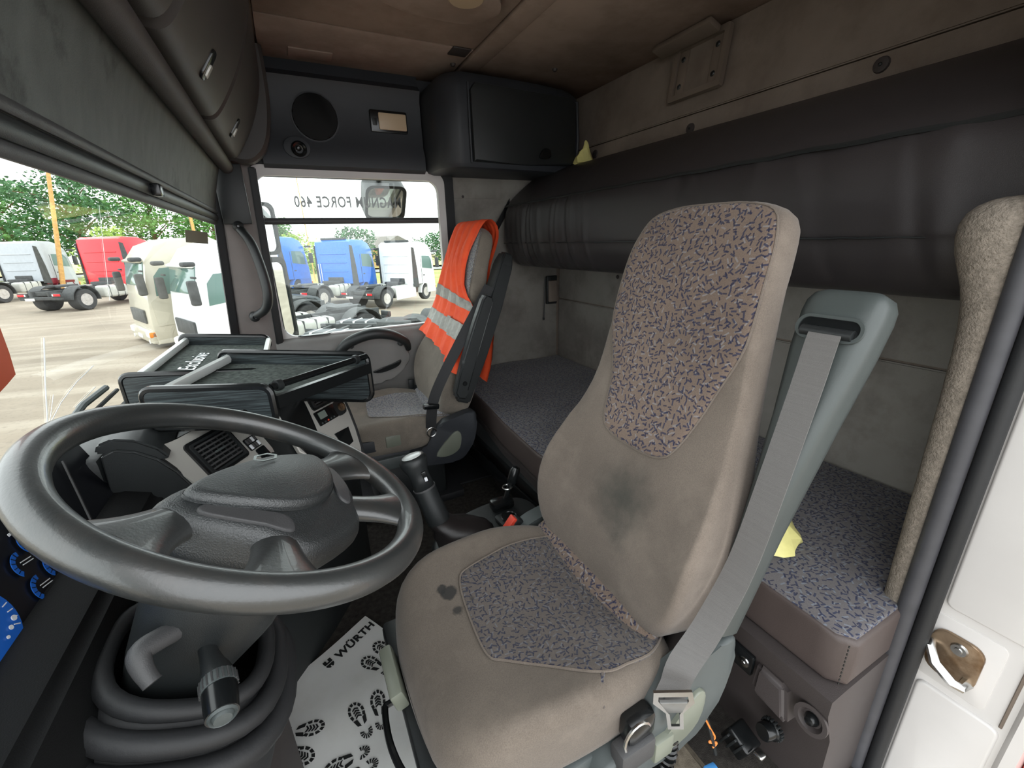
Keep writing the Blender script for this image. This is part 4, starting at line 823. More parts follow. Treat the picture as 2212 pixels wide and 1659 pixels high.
# centre console core
b = B(); b.rings([[V((-0.36, 1.08, z)), V((-0.26+d, 1.00-d*0.5, z)), V((-0.10+d, 1.22-d, z)), V((0.03+d, 1.38, z)), V((0.06+d, 1.48, z)), V((-0.34, 1.75, z))] for z, d in ((0.0, 0.04), (0.45, 0.045), (0.60, 0.02), (0.73, -0.02), (0.765, -0.05))]); b.done('console_core', 'plastic_black', dsh, 30)
LW = (V((-0.207, 1.05, 0.727)), V((0.547, 0.837, 0)).normalized(), V((-0.468, 0.306, 0.829)))
RW = (V((0.02, 1.36, 0.723)), V((0.688, 0.725, 0)).normalized(), V((-0.307, 0.291, 0.906)))
def wf(Wg, h=0.0, a=0.0, b_=0.0):
    n = Wg[1].cross(Wg[2]).normalized(); return (Wg[0]+n*h+Wg[1]*a+Wg[2]*b_, Wg[1], Wg[2])
def vent(Wg, w, h, parent, ns):
    o = B().plate(rrect(w+0.014, h+0.014, 0.010, 4), wf(Wg, 0.0005), 0.005, 0.002).done('vent_bezel', 'plastic_gloss', parent)
    B().ringplate(rrect(w, h, 0.007, 4), rrect(w-0.012, h-0.010, 0.005, 4), wf(Wg, 0.005), 0.004).done('vent_ring', 'plastic_black', o)
    for k in range(ns):
        y = (k+0.5)/ns*(h-0.012)-(h-0.012)/2; B().plate(rrect(w-0.014, 0.0042, 0.0015, 2, 0, y), wf(Wg, 0.0055), 0.003, 0.001).done('slat', 'plastic_char', o)
    for k in range(5):
        x = (k+0.5)/5*(w-0.02)-(w-0.02)/2; B().plate(rrect(0.0022, h-0.016, 0.0005, 1, x, 0), wf(Wg, 0.0052), 0.0018).done('vane', 'plastic_black', o)
    B().plate(rrect(0.028, 0.005, 0.002, 2), wf(Wg, 0.0085), 0.003, 0.001).done('vent_tab', 'plastic_grey', o)
    B().plate(circ(0.006, 14, w/2+0.002, h/2-0.014), wf(Wg, 0.005), 0.004, 0.001).done('vent_wheel', 'plastic_black', o)
lw = B().plate(smooth2([(-0.102, 0.062), (-0.05, 0.064), (0.06, 0.064), (0.118, 0.052), (0.122, -0.02), (0.112, -0.10), (0.06, -0.115), (-0.02, -0.10), (-0.072, -0.062), (-0.094, -0.01)], 4), wf(LW, -0.016), 0.016, 0.005, 3).done('console_bezel', 'silver_plastic', dsh, 50)
vent(LW, 0.100, 0.078, lw, 7)
o = B().plate(rrect(0.036, 0.032, 0.003, 2, 0.084, -0.026), wf(LW), 0.003, 0.001).done('switch_block', 'plastic_gloss', lw)
for i in range(4):
    for j in range(2): B().plate(rrect(0.0062, 0.0125, 0.001, 2, 0.0717+0.0082*i, -0.0335+0.015*j), wf(LW, 0.003), 0.003, 0.001).done('switch_key', 'plastic_char' if (i+j) % 3 else 'gauge_white', o)
B().plate(rrect(0.030, 0.055, 0.004, 2, 0.090, -0.072), wf(LW), 0.002, 0.0005).done('side_slot', 'plastic_gloss', lw)
B().plate(rrect(0.085, 0.030, 0.004, 2, 0.02, -0.078), wf(LW), 0.002, 0.0005).done('lower_slot', 'plastic_gloss', lw)
# ignition lock with key stub
ig = B().lathe([(0.014, -0.02), (0.014, 0.012), (0.010, 0.016), (0.0, 0.016)], wf(LW, 0.01, 0.085, -0.085)[0], LW[1].cross(LW[2]), 16).done('ignition_lock', 'plastic_black', dsh)
rw = B().plate([(-0.165, 0.040), (-0.060, 0.046), (0.060, 0.046), (0.076, 0.036), (0.074, -0.03), (0.068, -0.09), (0.056, -0.15), (0.038, -0.21), (0.018, -0.25), (-0.06, -0.25), (-0.10, -0.20), (-0.165, -0.12)], wf(RW, -0.012), 0.012, 0.004, 3).done('console_bezel', 'silver_plastic', dsh, 40)
vent(RW, 0.100, 0.066, rw, 6)
B().plate(smooth2([(-0.155, 0.030), (-0.095, 0.034), (-0.072, 0.026), (-0.070, -0.02), (-0.086, -0.12), (-0.11, -0.18), (-0.158, -0.11)], 4), wf(RW, 0.0), 0.003, 0.001).done('radio_pocket', 'plastic_gloss', rw)
o = B().plate(rrect(0.082, 0.044, 0.003, 2, -0.020, -0.066), wf(RW), 0.003, 0.001).done('heater_control', 'plastic_gloss', rw)
B().plate(rrect(0.030, 0.021, 0.001, 1, -0.034, -0.060), wf(RW, 0.003), 0.0012).done('heater_display', 'lcd', o)
for k, mt_ in enumerate(('plastic_grey', 'plastic_char', 'red_plastic', 'plastic_grey', 'plastic_grey')): B().plate(circ(0.0028, 12, -0.050+0.013*k, -0.082), wf(RW, 0.003), 0.0015).done('heater_button', mt_, o)
o = B().plate(smooth2([(0.022, -0.046), (0.058, -0.046), (0.066, -0.066), (0.056, -0.088), (0.020, -0.086)], 4), wf(RW), 0.003, 0.001).done('socket_bezel', 'plastic_black', rw)
B().lathe([(0.0, 0.002), (0.008, 0.002), (0.0095, 0.006), (0.012, 0.006), (0.013, 0.0)], wf(RW, 0.003, 0.046, -0.067)[0], RW[1].cross(RW[2]), 18).done('lighter_socket', 'steel_worn', o)
B().plate([(-0.03, -0.128), (0.034, -0.132), (0.022, -0.180), (-0.02, -0.185)], wf(RW), 0.002, 0.0005).done('cubby', 'plastic_gloss', rw)
B().tube([wf(RW, 0.002, a, c)[0] for a, c in ((0.080, 0.04), (0.079, -0.03), (0.072, -0.09), (0.060, -0.15), (0.042, -0.21), (0.022, -0.255))], 0.004, 6).done('console_edge', 'rubber', dsh)
# ------------------------------------------------ steering wheel
WC = V((-0.086, 0.62, 0.841)); WN = V((0.479, 0.0, 0.878)).normalized(); E1 = V((0.878, 0, -0.479)).normalized(); E2 = V((0, 1, 0))
WD = E1*0.755-E2*0.656; WR = E1*0.656+E2*0.755
wp = lambda r, d, h: WC+WR*r+WD*d+WN*h
sw = thing('steering_wheel', 'worn black leather steering wheel with four spokes turned to one side', 'steering wheel', WC)
RR = 0.219
B().tube([wp(RR*math.sin(a), RR*math.cos(a), 0) for a in [2*PI*k/96 for k in range(96)]], 0.0195, 18, True).done('rim', 'leather_wheel', sw, 180)
hub = [(-0.128, -0.022), (-0.06, -0.034), (0.06, -0.034), (0.128, -0.022), (0.138, 0.005), (0.128, 0.040), (0.105, 0.080), (0.078, 0.118), (0.045, 0.142), (-0.045, 0.142), (-0.078, 0.118), (-0.105, 0.080), (-0.128, 0.040), (-0.138, 0.005)]
htop = lambda r, d: 0.006+0.012*math.exp(-((r/0.11)**2+((d-0.045)/0.07)**2))-0.014*max(0, (d-0.085)/0.055)
B().pillow(smooth2(hub, 4), wp, htop, lambda r, d: -0.05, 0.022, 10, 5).done('hub_cover', 'leather_pad', sw, 60)
pad = [(-0.108, -0.010), (-0.05, -0.020), (0.05, -0.020), (0.108, -0.010), (0.112, 0.012), (0.085, 0.050), (0.045, 0.082), (0.0, 0.092), (-0.045, 0.082), (-0.085, 0.050), (-0.112, 0.012)]
ptop = lambda r, d: 0.020+0.018*math.exp(-((r/0.09)**2+((d-0.03)/0.06)**2))
o = B().pillow(smooth2(pad, 4), wp, ptop, lambda r, d: htop(r, d)-0.006, 0.012, 10, 4).done('horn_pad', 'leather_pad', sw, 60)
dm = [(-0.022, 0.0), (-0.012, -0.008), (0.012, -0.008), (0.022, 0.0), (0.012, 0.008), (-0.012, 0.008)]
B().ringplate([(x, y+0.006) for x, y in dm], [(x*0.78, y*0.7+0.006) for x, y in dm], (wp(0, 0, 0.0368), WR, -WD), 0.0012).done('emblem', 'chrome_mark', o)
for sg in (-1, 1):
    for (r0, d0), (r1, d1), w0, w1, nm in (((0.105, 0.004), (0.214, 0.024), 0.028, 0.066, 'upper'), ((0.060, 0.085), (0.140, 0.167), 0.026, 0.060, 'lower')):
        A = V((sg*r0, d0, 0)); Z = V((sg*r1, d1, 0)); t = (Z-A).normalized(); pr = V((-t.y, t.x, 0)); rr = []
        for k in range(9):
            f = k/8; c = A+(Z-A)*f; w = w0+(w1-w0)*f**3; hh = -0.014+0.014*f; th = 0.016-0.003*f
            rr.append([wp(*(c+pr*(w*math.cos(a))).xy, hh+th*math.sin(a)) for a in [2*PI*j/16 for j in range(16)]])
        B().rings(rr).done('spoke', 'leather_wheel', sw, 180)
# side key recesses under the pad
for sg in (-1, 1):
    B().pillow(smooth2([(sg*0.120, 0.028), (sg*0.10, 0.065), (sg*0.07, 0.102), (sg*0.055, 0.105), (sg*0.052, 0.088), (sg*0.08, 0.055), (sg*0.105, 0.020)], 4), wp, lambda r, d: htop(r, d)+0.003, lambda r, d: -0.04, 0.004, 6, 3).done('side_key', 'plastic_char', sw, 60)
# worn patch where the leather is torn
B().pillow(smooth2([(-0.150, 0.0), (-0.142, -0.006), (-0.136, 0.004), (-0.140, 0.018), (-0.146, 0.012)], 3), wp, lambda r, d: 0.0035, lambda r, d: -0.005, 0.002, 4, 2).done('torn_patch', 'pillar_fuzz', sw)
# ------------------------------------------------ steering column, boot, stalks
sc = thing('steering_column', 'dark plastic steering column shroud with ribbed rubber boot below wheel', 'steering column', (-0.33, 0.62, 0.40))
cp = lambda s: WC-WN*s
def csec(s, hx, hy, fwd=0.0, n=24, e=3.0):
    out = []
    for k in range(n):
        a = 2*PI*k/n; ca, sa = math.cos(a), math.sin(a); f = (abs(ca)**e+abs(sa)**e)**(-1/e)
        out.append(cp(s)+E1*(hx*ca*f+fwd)+E2*(hy*sa*f))
    return out
b = B(); b.rings([csec(0.055, 0.045, 0.05), csec(0.07, 0.068, 0.072, 0.0), csec(0.12, 0.085, 0.088, 0.005), csec(0.18, 0.082, 0.086, 0.0), csec(0.25, 0.066, 0.070, -0.01), csec(0.31, 0.05, 0.055, -0.015)]); b.done('shroud', 'plastic_black', sc, 50)
for s, hx, hy, r in ((0.262, 0.095, 0.098, 0.012), (0.283, 0.118, 0.122, 0.015), (0.312, 0.138, 0.142, 0.018)):
    ring = csec(s, hx, hy, 0.0, 40, 2.6); B().tube(ring, r, 10, True).done('boot_fold', 'rubber', sc, 180)
b = B(); b.rings([csec(0.268, 0.09, 0.094, 0.0, 40, 2.6), csec(0.29, 0.115, 0.12, 0, 40, 2.6), csec(0.33, 0.142, 0.147, 0, 40, 2.6), csec(0.40, 0.155, 0.160, 0, 40, 2.8)], cap0=False); b.done('boot_skirt', 'rubber', sc, 60)
b = B(); b.rings([[V((-0.47, 0.44, z)), V((-0.21+d, 0.44, z)), V((-0.17+d, 0.50, z)), V((-0.17+d, 0.76, z)), V((-0.47, 0.80, z))] for z, d in ((0.0, 0.02), (0.30, 0.015), (0.42, -0.01), (0.445, -0.05))]); b.done('column_base', 'plastic_brown', sc, 30)
# multi-function stalk
stp = [V((-0.176, 0.555, 0.674)), V((-0.169, 0.530, 0.671)), V((-0.163, 0.512, 0.669)), V((-0.159, 0.500, 0.668)), V((-0.156, 0.490, 0.667)), V((-0.154, 0.480, 0.666)), V((-0.152, 0.470, 0.664)), V((-0.150, 0.457, 0.662)), V((-0.148, 0.445, 0.660))]
sk = B().tube(stp[:5], [0.010, 0.0105, 0.013, 0.0165, 0.018], 18).done('wiper_stalk', 'plastic_black', sc)
B().tube([stp[4]+(stp[5]-stp[4])*0.0, stp[5], stp[5]+(stp[6]-stp[5])*0.4], [0.0185, 0.0192, 0.0190], 22).done('stalk_ring', 'plastic_grey', sk)
B().tube([stp[5]+(stp[6]-stp[5])*0.4, stp[6], stp[7], stp[8]], [0.0182, 0.0182, 0.0175, 0.0165], 22).done('stalk_grip', 'plastic_gloss', sk)
B().lathe([(0.0, 0.006), (0.009, 0.005), (0.011, 0.0), (0.0135, 0.003), (0.0155, -0.001)], stp[8], stp[8]-stp[7], 18).done('stalk_button', 'plastic_grey', sk)
for k in range(22):
    a = 2*PI*k/22; ax = (stp[5]-stp[4]).normalized(); u = V((1, 0, 0)); u = (u-ax*u.dot(ax)).normalized(); w = ax.cross(u); p = stp[4]+ax*0.007+(u*math.cos(a)+w*math.sin(a))*0.019
    B().tube([p-ax*0.006, p+ax*0.008], 0.0011, 5).done('ring_rib', 'plastic_char', sk)
B().lathe([(0.0, 0.0), (0.026, 0.0), (0.024, 0.010), (0.014, 0.016)], (-0.177, 0.558, 0.675), (0, -1, 0), 18).done('stalk_gaiter', 'plastic_gloss', sc)
lv = catmull([(-0.162, 0.585, 0.690), (-0.182, 0.560, 0.702), (-0.208, 0.532, 0.716), (-0.222, 0.515, 0.720), (-0.220, 0.503, 0.708), (-0.212, 0.492, 0.694)], 5)
B().tube(lv, [0.0095+0.003*math.sin(PI*min(1, i/(len(lv)-1)*1.1)) for i in range(len(lv))], 12).done('retarder_lever', 'plastic_char', sc)
# brake/clutch pedals under the column
PX = -0.17
pd = thing('pedal_set', 'black ribbed foot pedals on the floor below the steering column', 'pedals', (-0.12, 0.75, 0.0))
for y in (0.58, 0.74):
    o = B().box((-0.16+PX, y+0.12, 0.10), (0.10, 0.085, 0.018), 0.005, rot=rotm('Y', -40)).done('pedal', 'rubber', pd)
    for k in range(4): B().box((-0.155+PX+0.019*(k-1.5), y+0.12, 0.112+0.016*(k-1.5)), (0.006, 0.078, 0.006), 0.001, rot=rotm('Y', -40)).done('rib', 'steel', o)
    B().tube([(-0.18+PX, y+0.12, 0.09), (-0.24+PX, y+0.12, 0.03), (-0.25+PX, y+0.12, 0.0)], 0.010, 8).done('pedal_arm', 'plastic_gloss', pd)
# ------------------------------------------------ wooden trays on the dash
def tray(name, label, nL, nR, fR, fL, hn, hf, script=None, near_drop=0.09, far_drop=0.10, rail_rear=True):
    nL, nR, fR, fL = map(V, (nL, nR, fR, fL)); c = (nL+nR+fR+fL)/4
    t = thing(name, label, 'tray', c-V((0, 0, 0.09)))
    up = V((0, 0, 1)); lo = lambda p, d: p-up*d
    d0 = 0.035
    b = B(); b.rings([[lo(p, d0) for p in (nL, nR, fR, fL)], [lo(p, d0+0.012) for p in (nL, nR, fR, fL)]]); base = b.done('tray_board', 'black_ash', t)
    k = 0.985; cc = (nL+nR+fR+fL)/4
    b = B(); b.rings([[lo(cc+(p-cc)*k, d0-0.004) for p in (nL, nR, fR, fL)], [lo(cc+(p-cc)*k, d0+0.002) for p in (nL, nR, fR, fL)]]); b.done('felt_lining', 'felt_tray', t)
    def panel(A, Z, drop, r, nm, outn):
        u = (Z-A); L = u.length; u.normalize(); pts = [(0.0+r*(1-math.cos(a)), -r+r*math.sin(a)) for a in [PI/2*i/5 for i in range(6)]]+[(L-r+r*math.sin(a), -r+r*math.cos(a)) for a in [PI/2*i/5 for i in range(6)]]+[(L-r*1.4+r*1.4*math.cos(a), -drop+r*1.4-r*1.4*math.sin(a)) for a in [PI/2*i/5 for i in range(6)]]+[(r+0.02*0-r*math.sin(a)+0*r, -drop+r-r*math.cos(a)) for a in [PI/2*i/5 for i in range(6)]]
        th = 0.014*outn
        p = B().plate(pts, (A, u, up), th, 0.0).done(nm, 'black_ash', t, 30)
        n = u.cross(up)
        B().tube([A+u*x+up*y+n*th/2 for x, y in pts], 0.0085, 8, True).done('edge_strip', 'plastic_gloss', p)
        return p
    pn = panel(nL, nR, hn, 0.018, 'side_panel', 1)
    for f in (0.32, 0.76):
        q = nL+(nR-nL)*f-up*0.055; n = (nR-nL).normalized().cross(up); B().lathe([(0.0, 0.006), (0.006, 0.005), (0.009, 0.0)], q+n*0.014, n, 14).done('cap_nut', 'plastic_gloss', pn)
    panel(fL, fR, hf, 0.02, 'side_panel', -1)
    # aluminium front rail, black rear rail with clips
    B().tube([lo(nL+(nR-nL)*0.06, 0.018), lo(fL+(fR-fL)*0.06, 0.018)], 0.013, 8, flat=0.8).done('front_rail', 'aluminium', t)
    if rail_rear:
        B().tube([lo(nR, 0.004), lo(fR, 0.004)], 0.008, 10).done('rear_rod', 'plastic_gloss', t)
        w = (fR-nR).normalized(); n = up.cross(w)
        b = B(); b.rings([[lo(nR, 0.022)-n*0.0, lo(nR, 0.05)-n*0.0, lo(nR, 0.05)-n*0.014, lo(nR, 0.022)-n*0.014], [lo(fR, 0.022), lo(fR, 0.05), lo(fR, 0.05)-n*0.014, lo(fR, 0.022)-n*0.014]]); b.done('rear_board', 'plastic_gloss', t)
        for f in (0.06, 0.86): B().tube([lo(nR+(fR-nR)*(f-0.02), 0.004), lo(nR+(fR-nR)*(f+0.02), 0.004)], 0.0125, 10).done('rod_clip', 'plastic_black', t)
    else:
        B().tube([lo(nR+(fR-nR)*0.55, 0.016), lo(fR, 0.016)], 0.013, 8, flat=0.7).done('rear_rail', 'aluminium', t)
    if script:
        u = (fL-nL).normalized(); v = (nL-nR); v = (v-u*v.dot(u)).normalized(); nn = u.cross(v)
        if nn.z < 0: v = -v
        text(script, 0.062, (cc+u*(-0.115)+v*(0.03)-up*(d0-0.0060), u, v), 'chrome_mark', 'tray_script', t, 0.0006, 1.0, 0.35)
    return t
tray('console_tray', 'black ash tray with felt lining and black rod over the centre console', (-0.303, 1.067, 0.885), (-0.076, 0.997, 0.872), (0.149, 1.20, 0.862), (-0.216, 1.40, 0.876), 0.085, 0.135)
tray('dash_tray', 'black ash tray with embossed script and aluminium rails before the passenger side windscreen', (-0.410, 1.328, 0.862), (-0.115, 1.30, 0.835), (-0.112, 1.80, 0.835), (-0.385, 1.85, 0.862), 0.13, 0.05, 'Exclusive', rail_rear=False)
for y0, y1 in ((1.86, 1.865),):
    pass
# ------------------------------------------------ gear lever and side console
gc = thing('gear_console', 'dark console beside the driver seat with handbrake lever and cup recess', 'console', (0.40, 1.0, 0.0))
co = smooth2([(0.22, 0.93), (0.26, 0.92), (0.40, 0.915), (0.54, 0.92), (0.57, 0.96), (0.57, 1.04), (0.53, 1.09), (0.42, 1.105), (0.30, 1.08), (0.235, 1.02)], 4)
B().pillow(co, lambda a, b_, c: V((a, b_, c)), lambda x, y: 0.335+0.02*(x-0.3)/0.25, lambda x, y: 0.0, 0.018, 8, 4).done('console_body', 'plastic_black', gc, 50)
cz = 0.355
o = B().plate(rrect(0.075, 0.062, 0.012, 4), ((0.468, 0.985, 0.350), (1, 0.1, 0), (-0.1, 1, 0.0)), 0.010, 0.004).done('cup_recess', 'plastic_black', gc)
B().lathe([(0.0, 0.002), (0.018, 0.003), (0.023, 0.008), (0.026, 0.006)], (0.468, 0.985, 0.356), (0, 0, 1), 20).done('recess_ring', 'plastic_gloss', o)
B().box((0.475, 1.052, 0.365), (0.075, 0.045, 0.035), 0.012).done('brake_housing', 'plastic_gloss', gc)
hb = B().tube([(0.485, 1.050, 0.37), (0.500, 1.052, 0.405), (0.510, 1.054, 0.425)], [0.008, 0.009, 0.010], 10).done('handbrake_lever', 'plastic_gloss', gc)
B().tube([(0.508, 1.054, 0.422), (0.514, 1.055, 0.430), (0.528, 1.058, 0.465), (0.532, 1.058, 0.475), (0.533, 1.058, 0.478)], [0.010, 0.0165, 0.0165, 0.013, 0.004], 14).done('handbrake_knob', 'plastic_gloss', hb)
B().tube([(0.496+0.014*math.cos(a), 1.052+0.014*math.sin(a), 0.418) for a in [2*PI*k/20 for k in range(20)]], 0.0025, 6, True).done('lock_ring', 'steel', hb)
# leather boot for the gear lever
b = B(); rr = []
for k, (x, y, z, w, h) in enumerate(((0.33, 0.985, 0.345, 0.085, 0.062), (0.315, 0.985, 0.375, 0.078, 0.055), (0.30, 0.99, 0.392, 0.060, 0.045), (0.272, 0.998, 0.402, 0.042, 0.036), (0.260, 1.004, 0.42, 0.030, 0.028))):
    rr.append([V((x+w*math.cos(a)*(1+0.06*math.sin(6*a+k)), y+h*math.sin(a), z)) for a in [2*PI*j/28 for j in range(28)]])
b.rings(rr); b.done('leather_gaiter', 'leather_soft', gc, 60)
gl = thing('gear_lever', 'tall black gear lever with silver topped knob and side switch', 'gear lever', (0.258, 1.004, 0.40))
gp = [V((0.258, 1.004, 0.41)), V((0.245, 1.018, 0.46)), V((0.233, 1.030, 0.51)), V((0.226, 1.037, 0.54)), V((0.222, 1.041, 0.556)), V((0.217, 1.046, 0.578)), V((0.214, 1.049, 0.592)), V((0.212, 1.051, 0.602))]
B().tube(gp[:3], [0.033, 0.031, 0.030], 18).done('shaft_sleeve', 'plastic_black', gl)
B().tube([gp[2]+(gp[2]-gp[1])*-0.05, gp[2]+(gp[3]-gp[2])*0.08], 0.031, 18).done('sleeve_ring', 'plastic_char', gl)
kn = B().tube(gp[2:], [0.0298, 0.0265, 0.0275, 0.036, 0.038, 0.0315], 20).done('knob', 'plastic_black', gl, 180)
ax = (gp[7]-gp[6]).normalized()
B().lathe([(0.0, 0.004), (0.021, 0.003), (0.0275, 0.0), (0.030, -0.003)], gp[7], ax, 24).done('knob_cap', 'aluminium', kn)
gq = gp[4]+V((0.008, -0.0285, 0))
o = B().box(gq+V((0.004, 0.001, -0.004)), (0.013, 0.006, 0.034), 0.002, rot=rotm('Y', -14)).done('range_switch', 'plastic_gloss', kn)
B().box(gq+V((0.005, -0.003, -0.010)), (0.008, 0.004, 0.012), 0.001, rot=rotm('Y', -14)).done('switch_rocker', 'gauge_white', o)
# ------------------------------------------------ paper floor mat with shoe prints
pm = thing('paper_floor_mat', 'white paper floor mat printed with black shoe soles and lettering under the seat', 'floor mat', (-0.05, 0.95, 0.0))
pa = [(0.033, 1.178), (0.30, 0.72), (0.05, 0.60), (-0.20, 0.55), (-0.325, 0.975)]
PZ = lambda x, y: 0.0075+0.003*math.sin(x*17+y*11)+0.002*math.sin(y*29-x*7)
b = B()
def pmap(u, v):
    A = V((-0.325, 0.975, 0)).lerp(V((0.033, 1.180, 0)), u); Z = V((-0.02, 0.42, 0)).lerp(V((0.34, 0.63, 0)), u); p = A.lerp(Z, v); return V((p.x, p.y, PZ(p.x, p.y)))
b.grid(pmap, 60, 72); bmesh.ops.solidify(b.bm, geom=list(b.bm.faces), thickness=0.0012); b.done('sheet', 'paper', pm, 60)
def onpaper(o): # lay flat print over the sheet
    me = o.data
    for v_ in me.vertices: v_.co.z += PZ(v_.co.x, v_.co.y)
pu = (V((0.033, 1.180, 0))-V((-0.325, 0.975, 0))).normalized(); pv = V((-pu.y, pu.x, 0))
def ppt(a, c, z=0.0): return V((-0.325, 0.975, 0))+pu*a-pv*c+V((0, 0, z))
tx = text('WÜRTH', 0.034, (ppt(0.275, 0.056, 0.0024), pu, pv), 'ink_black', 'brand_lettering', pm, 0.0003, 1.08, 0.0, 1.0, 0.0012); onpaper(tx)
for pts in ([(0.133, 0.019), (0.142, 0.019), (0.142, 0.028), (0.148, 0.028), (0.148, 0.019), (0.157, 0.019), (0.157, 0.033), (0.133, 0.033)], [(0.133, 0.036), (0.157, 0.036), (0.156, 0.042), (0.151, 0.048), (0.147, 0.049), (0.147, 0.043), (0.143, 0.043), (0.143, 0.049), (0.139, 0.048), (0.134, 0.042)]):
    o = B().plate(pts, (ppt(0.105, 0.010, 0.0024), pu, -pv), -0.0004).done('brand_mark', 'ink_black', pm); onpaper(o)
def sole(cx, cy, ang, s=1.0, flip=1):
    b = B(); R2 = Matrix.Rotation(ang, 2)
    def q(pts):
        P = [R2 @ V((x*s, y*s*flip)) for x, y in pts]
        b.plate([(p.x+cx, p.y+cy) for p in P] if flip > 0 else [(p.x+cx, p.y+cy) for p in reversed(P)], ((0, 0, 0.0022), (1, 0, 0), (0, 1, 0)), 0.0006)
    half = lambda x: 0.034*math.sqrt(max(0.02, 1-((x-0.045)/0.052)**2)) if x > 0 else (0.021 if x > -0.03 else 0.026*math.sqrt(max(0.03, 1-((x+0.062)/0.036)**2)))
    for k in range(8):       # forefoot rim blocks
        a0 = -2.3+k*4.6/8; a1 = a0+4.6/8*0.72
        q([(0.045+0.056*math.cos(a0), 0.036*math.sin(a0)), (0.045+0.056*math.cos(a1), 0.036*math.sin(a1)), (0.045+0.040*math.cos(a1), 0.024*math.sin(a1)), (0.045+0.040*math.cos(a0), 0.024*math.sin(a0))])
    for k in range(4):       # chevrons
        x = 0.022+0.014*k; q([(x, 0.0), (x-0.009, 0.014), (x-0.001, 0.014), (x+0.009, 0.0), (x-0.001, -0.014), (x-0.009, -0.014)])
    for sy in (-1, 1):       # waist
        p = [(0.008, 0.012*sy), (0.012, 0.030*sy), (-0.022, 0.022*sy), (-0.030, 0.006*sy), (-0.010, 0.009*sy)]; q(p if sy < 0 else list(reversed(p)))
    for k in range(9):       # heel rays
        a0 = 1.2+k*3.9/9; a1 = a0+3.9/9*0.6
        q([(-0.066+0.036*math.cos(a0), 0.027*math.sin(a0)), (-0.066+0.036*math.cos(a1), 0.027*math.sin(a1)), (-0.066+0.013*math.cos(a1), 0.009*math.sin(a1)), (-0.066+0.013*math.cos(a0), 0.009*math.sin(a0))])
    o = b.done('shoe_print', 'ink_black', pm); onpaper(o)
for cx, cy, dx, dy, fl in ((-0.161, 0.897, 0.091, -0.028, 1), (-0.181, 0.851, 0.086, -0.067, -1), (-0.029, 0.856, -0.026, 0.095, 1), (0.018, 0.862, 0.004, 0.087, -1), (0.033, 0.991, -0.057, 0.073, 1), (0.070, 1.022, -0.041, 0.059, -1), (-0.072, 0.776, -0.075, -0.002, 1), (-0.059, 0.738, -0.071, -0.003, -1)):
    sole(cx, cy, math.atan2(dy, dx), 0.53, fl)
# ================================================================== SEEN THROUGH THE WINDSCREEN AND DOOR GLASS
wline([(1.145, 0.994), (1.115, 0.909), (1.091, 0.827)], 0.0012, 'crack', 'crack_line')
wline([(1.091, 0.827), (1.167, 0.855), (1.25, 0.875), (1.344, 0.89)], 0.0008, 'crack', 'crack_line')
wline([(1.10, 0.83), (1.14, 0.88)], 0.0006, 'crack', 'crack_line')
wline([(1.225, 0.825), (1.339, 0.839)], 0.0007, 'crack', 'crack_line')
wline([(1.486, 1.26), (1.478, 1.154), (1.473, 1.029)], 0.0006, 'crack', 'crack_line')
stk = [V((WX(y, z)+0.002, y, z)) for y, z in ((1.936, 1.216), (2.075, 1.210), (2.075, 1.168), (1.936, 1.174))]
b = B(); b.rings([stk, [p+V((0.001, 0, 0)) for p in stk]]); b.done('toll_sticker', 'sticker', win2)
fg = thing('orange_pennant', 'orange pennant hanging against the windscreen glass', 'pennant', (WX(0.9, 1.0)+0.01, 0.9, 0.93))
b = B(); b.rings([[V((WX(y, z)+0.012+dx, y, z)) for y, z in ((0.80, 1.10), (0.950, 1.045), (0.965, 1.00), (0.972, 0.962), (0.935, 0.955), (0.80, 0.94))] for dx in (0, 0.002)]); b.done('pennant_cloth', 'orange_flag', fg)
# wipers outside at the foot of the screen
wi = thing('windscreen_wiper', 'grey wiper arm resting outside at the foot of the windscreen', 'wiper', (-0.50, 1.3, 0.74))
B().tube([(WX(y, z)-0.035, y, z) for y, z in ((1.17, 0.73), (1.25, 0.765), (1.36, 0.792), (1.48, 0.80))], 0.008, 8).done('arm', 'plastic_grey', wi)
B().tube([(WX(y, z)-0.02, y, z) for y, z in ((1.20, 0.72), (1.32, 0.765), (1.50, 0.785))], 0.005, 6).done('blade', 'rubber', wi)
# mirrors on the passenger door, outside
def mirror(name, label, pts2, fr, th, glass_k, arm):
    t = thing(name, label, 'mirror', fr[0])
    B().plate(pts2, fr, -th, 0.0).done('housing', 'plastic_black', t, 40)
    c = (sum(p[0] for p in pts2)/len(pts2), sum(p[1] for p in pts2)/len(pts2)); q = [(c[0]+(x-c[0])*glass_k, c[1]+(y-c[1])*glass_k) for x, y in pts2]
    B().ringplate(pts2, q, fr, 0.012).done('rim', 'plastic_black', t, 40)
    B().plate(q, fr, 0.003).done('mirror_glass', 'mirror_glass', t)
    B().tube(arm, 0.014, 10).done('arm', 'plastic_black', t)
    return t
mirror('wide_angle_mirror', 'small black wide angle mirror outside, upper one by the front pillar', rrect(0.20, 0.26, 0.04, 5), ((-0.10, 2.66, 1.24), (0.75, 0.66, 0), (0, 0, 1)), 0.07, 0.86, [(-0.12, 2.68, 1.38), (-0.16, 2.5, 1.42), (-0.2, 2.3, 1.42)])
mirror('main_door_mirror', 'tall black main mirror outside below the wide angle mirror', rrect(0.22, 0.46, 0.04, 5), ((-0.10, 2.66, 0.87), (0.75, 0.66, 0), (0, 0, 1)), 0.07, 0.88, [(-0.12, 2.68, 0.66), (-0.16, 2.5, 0.60), (-0.2, 2.3, 0.60)])
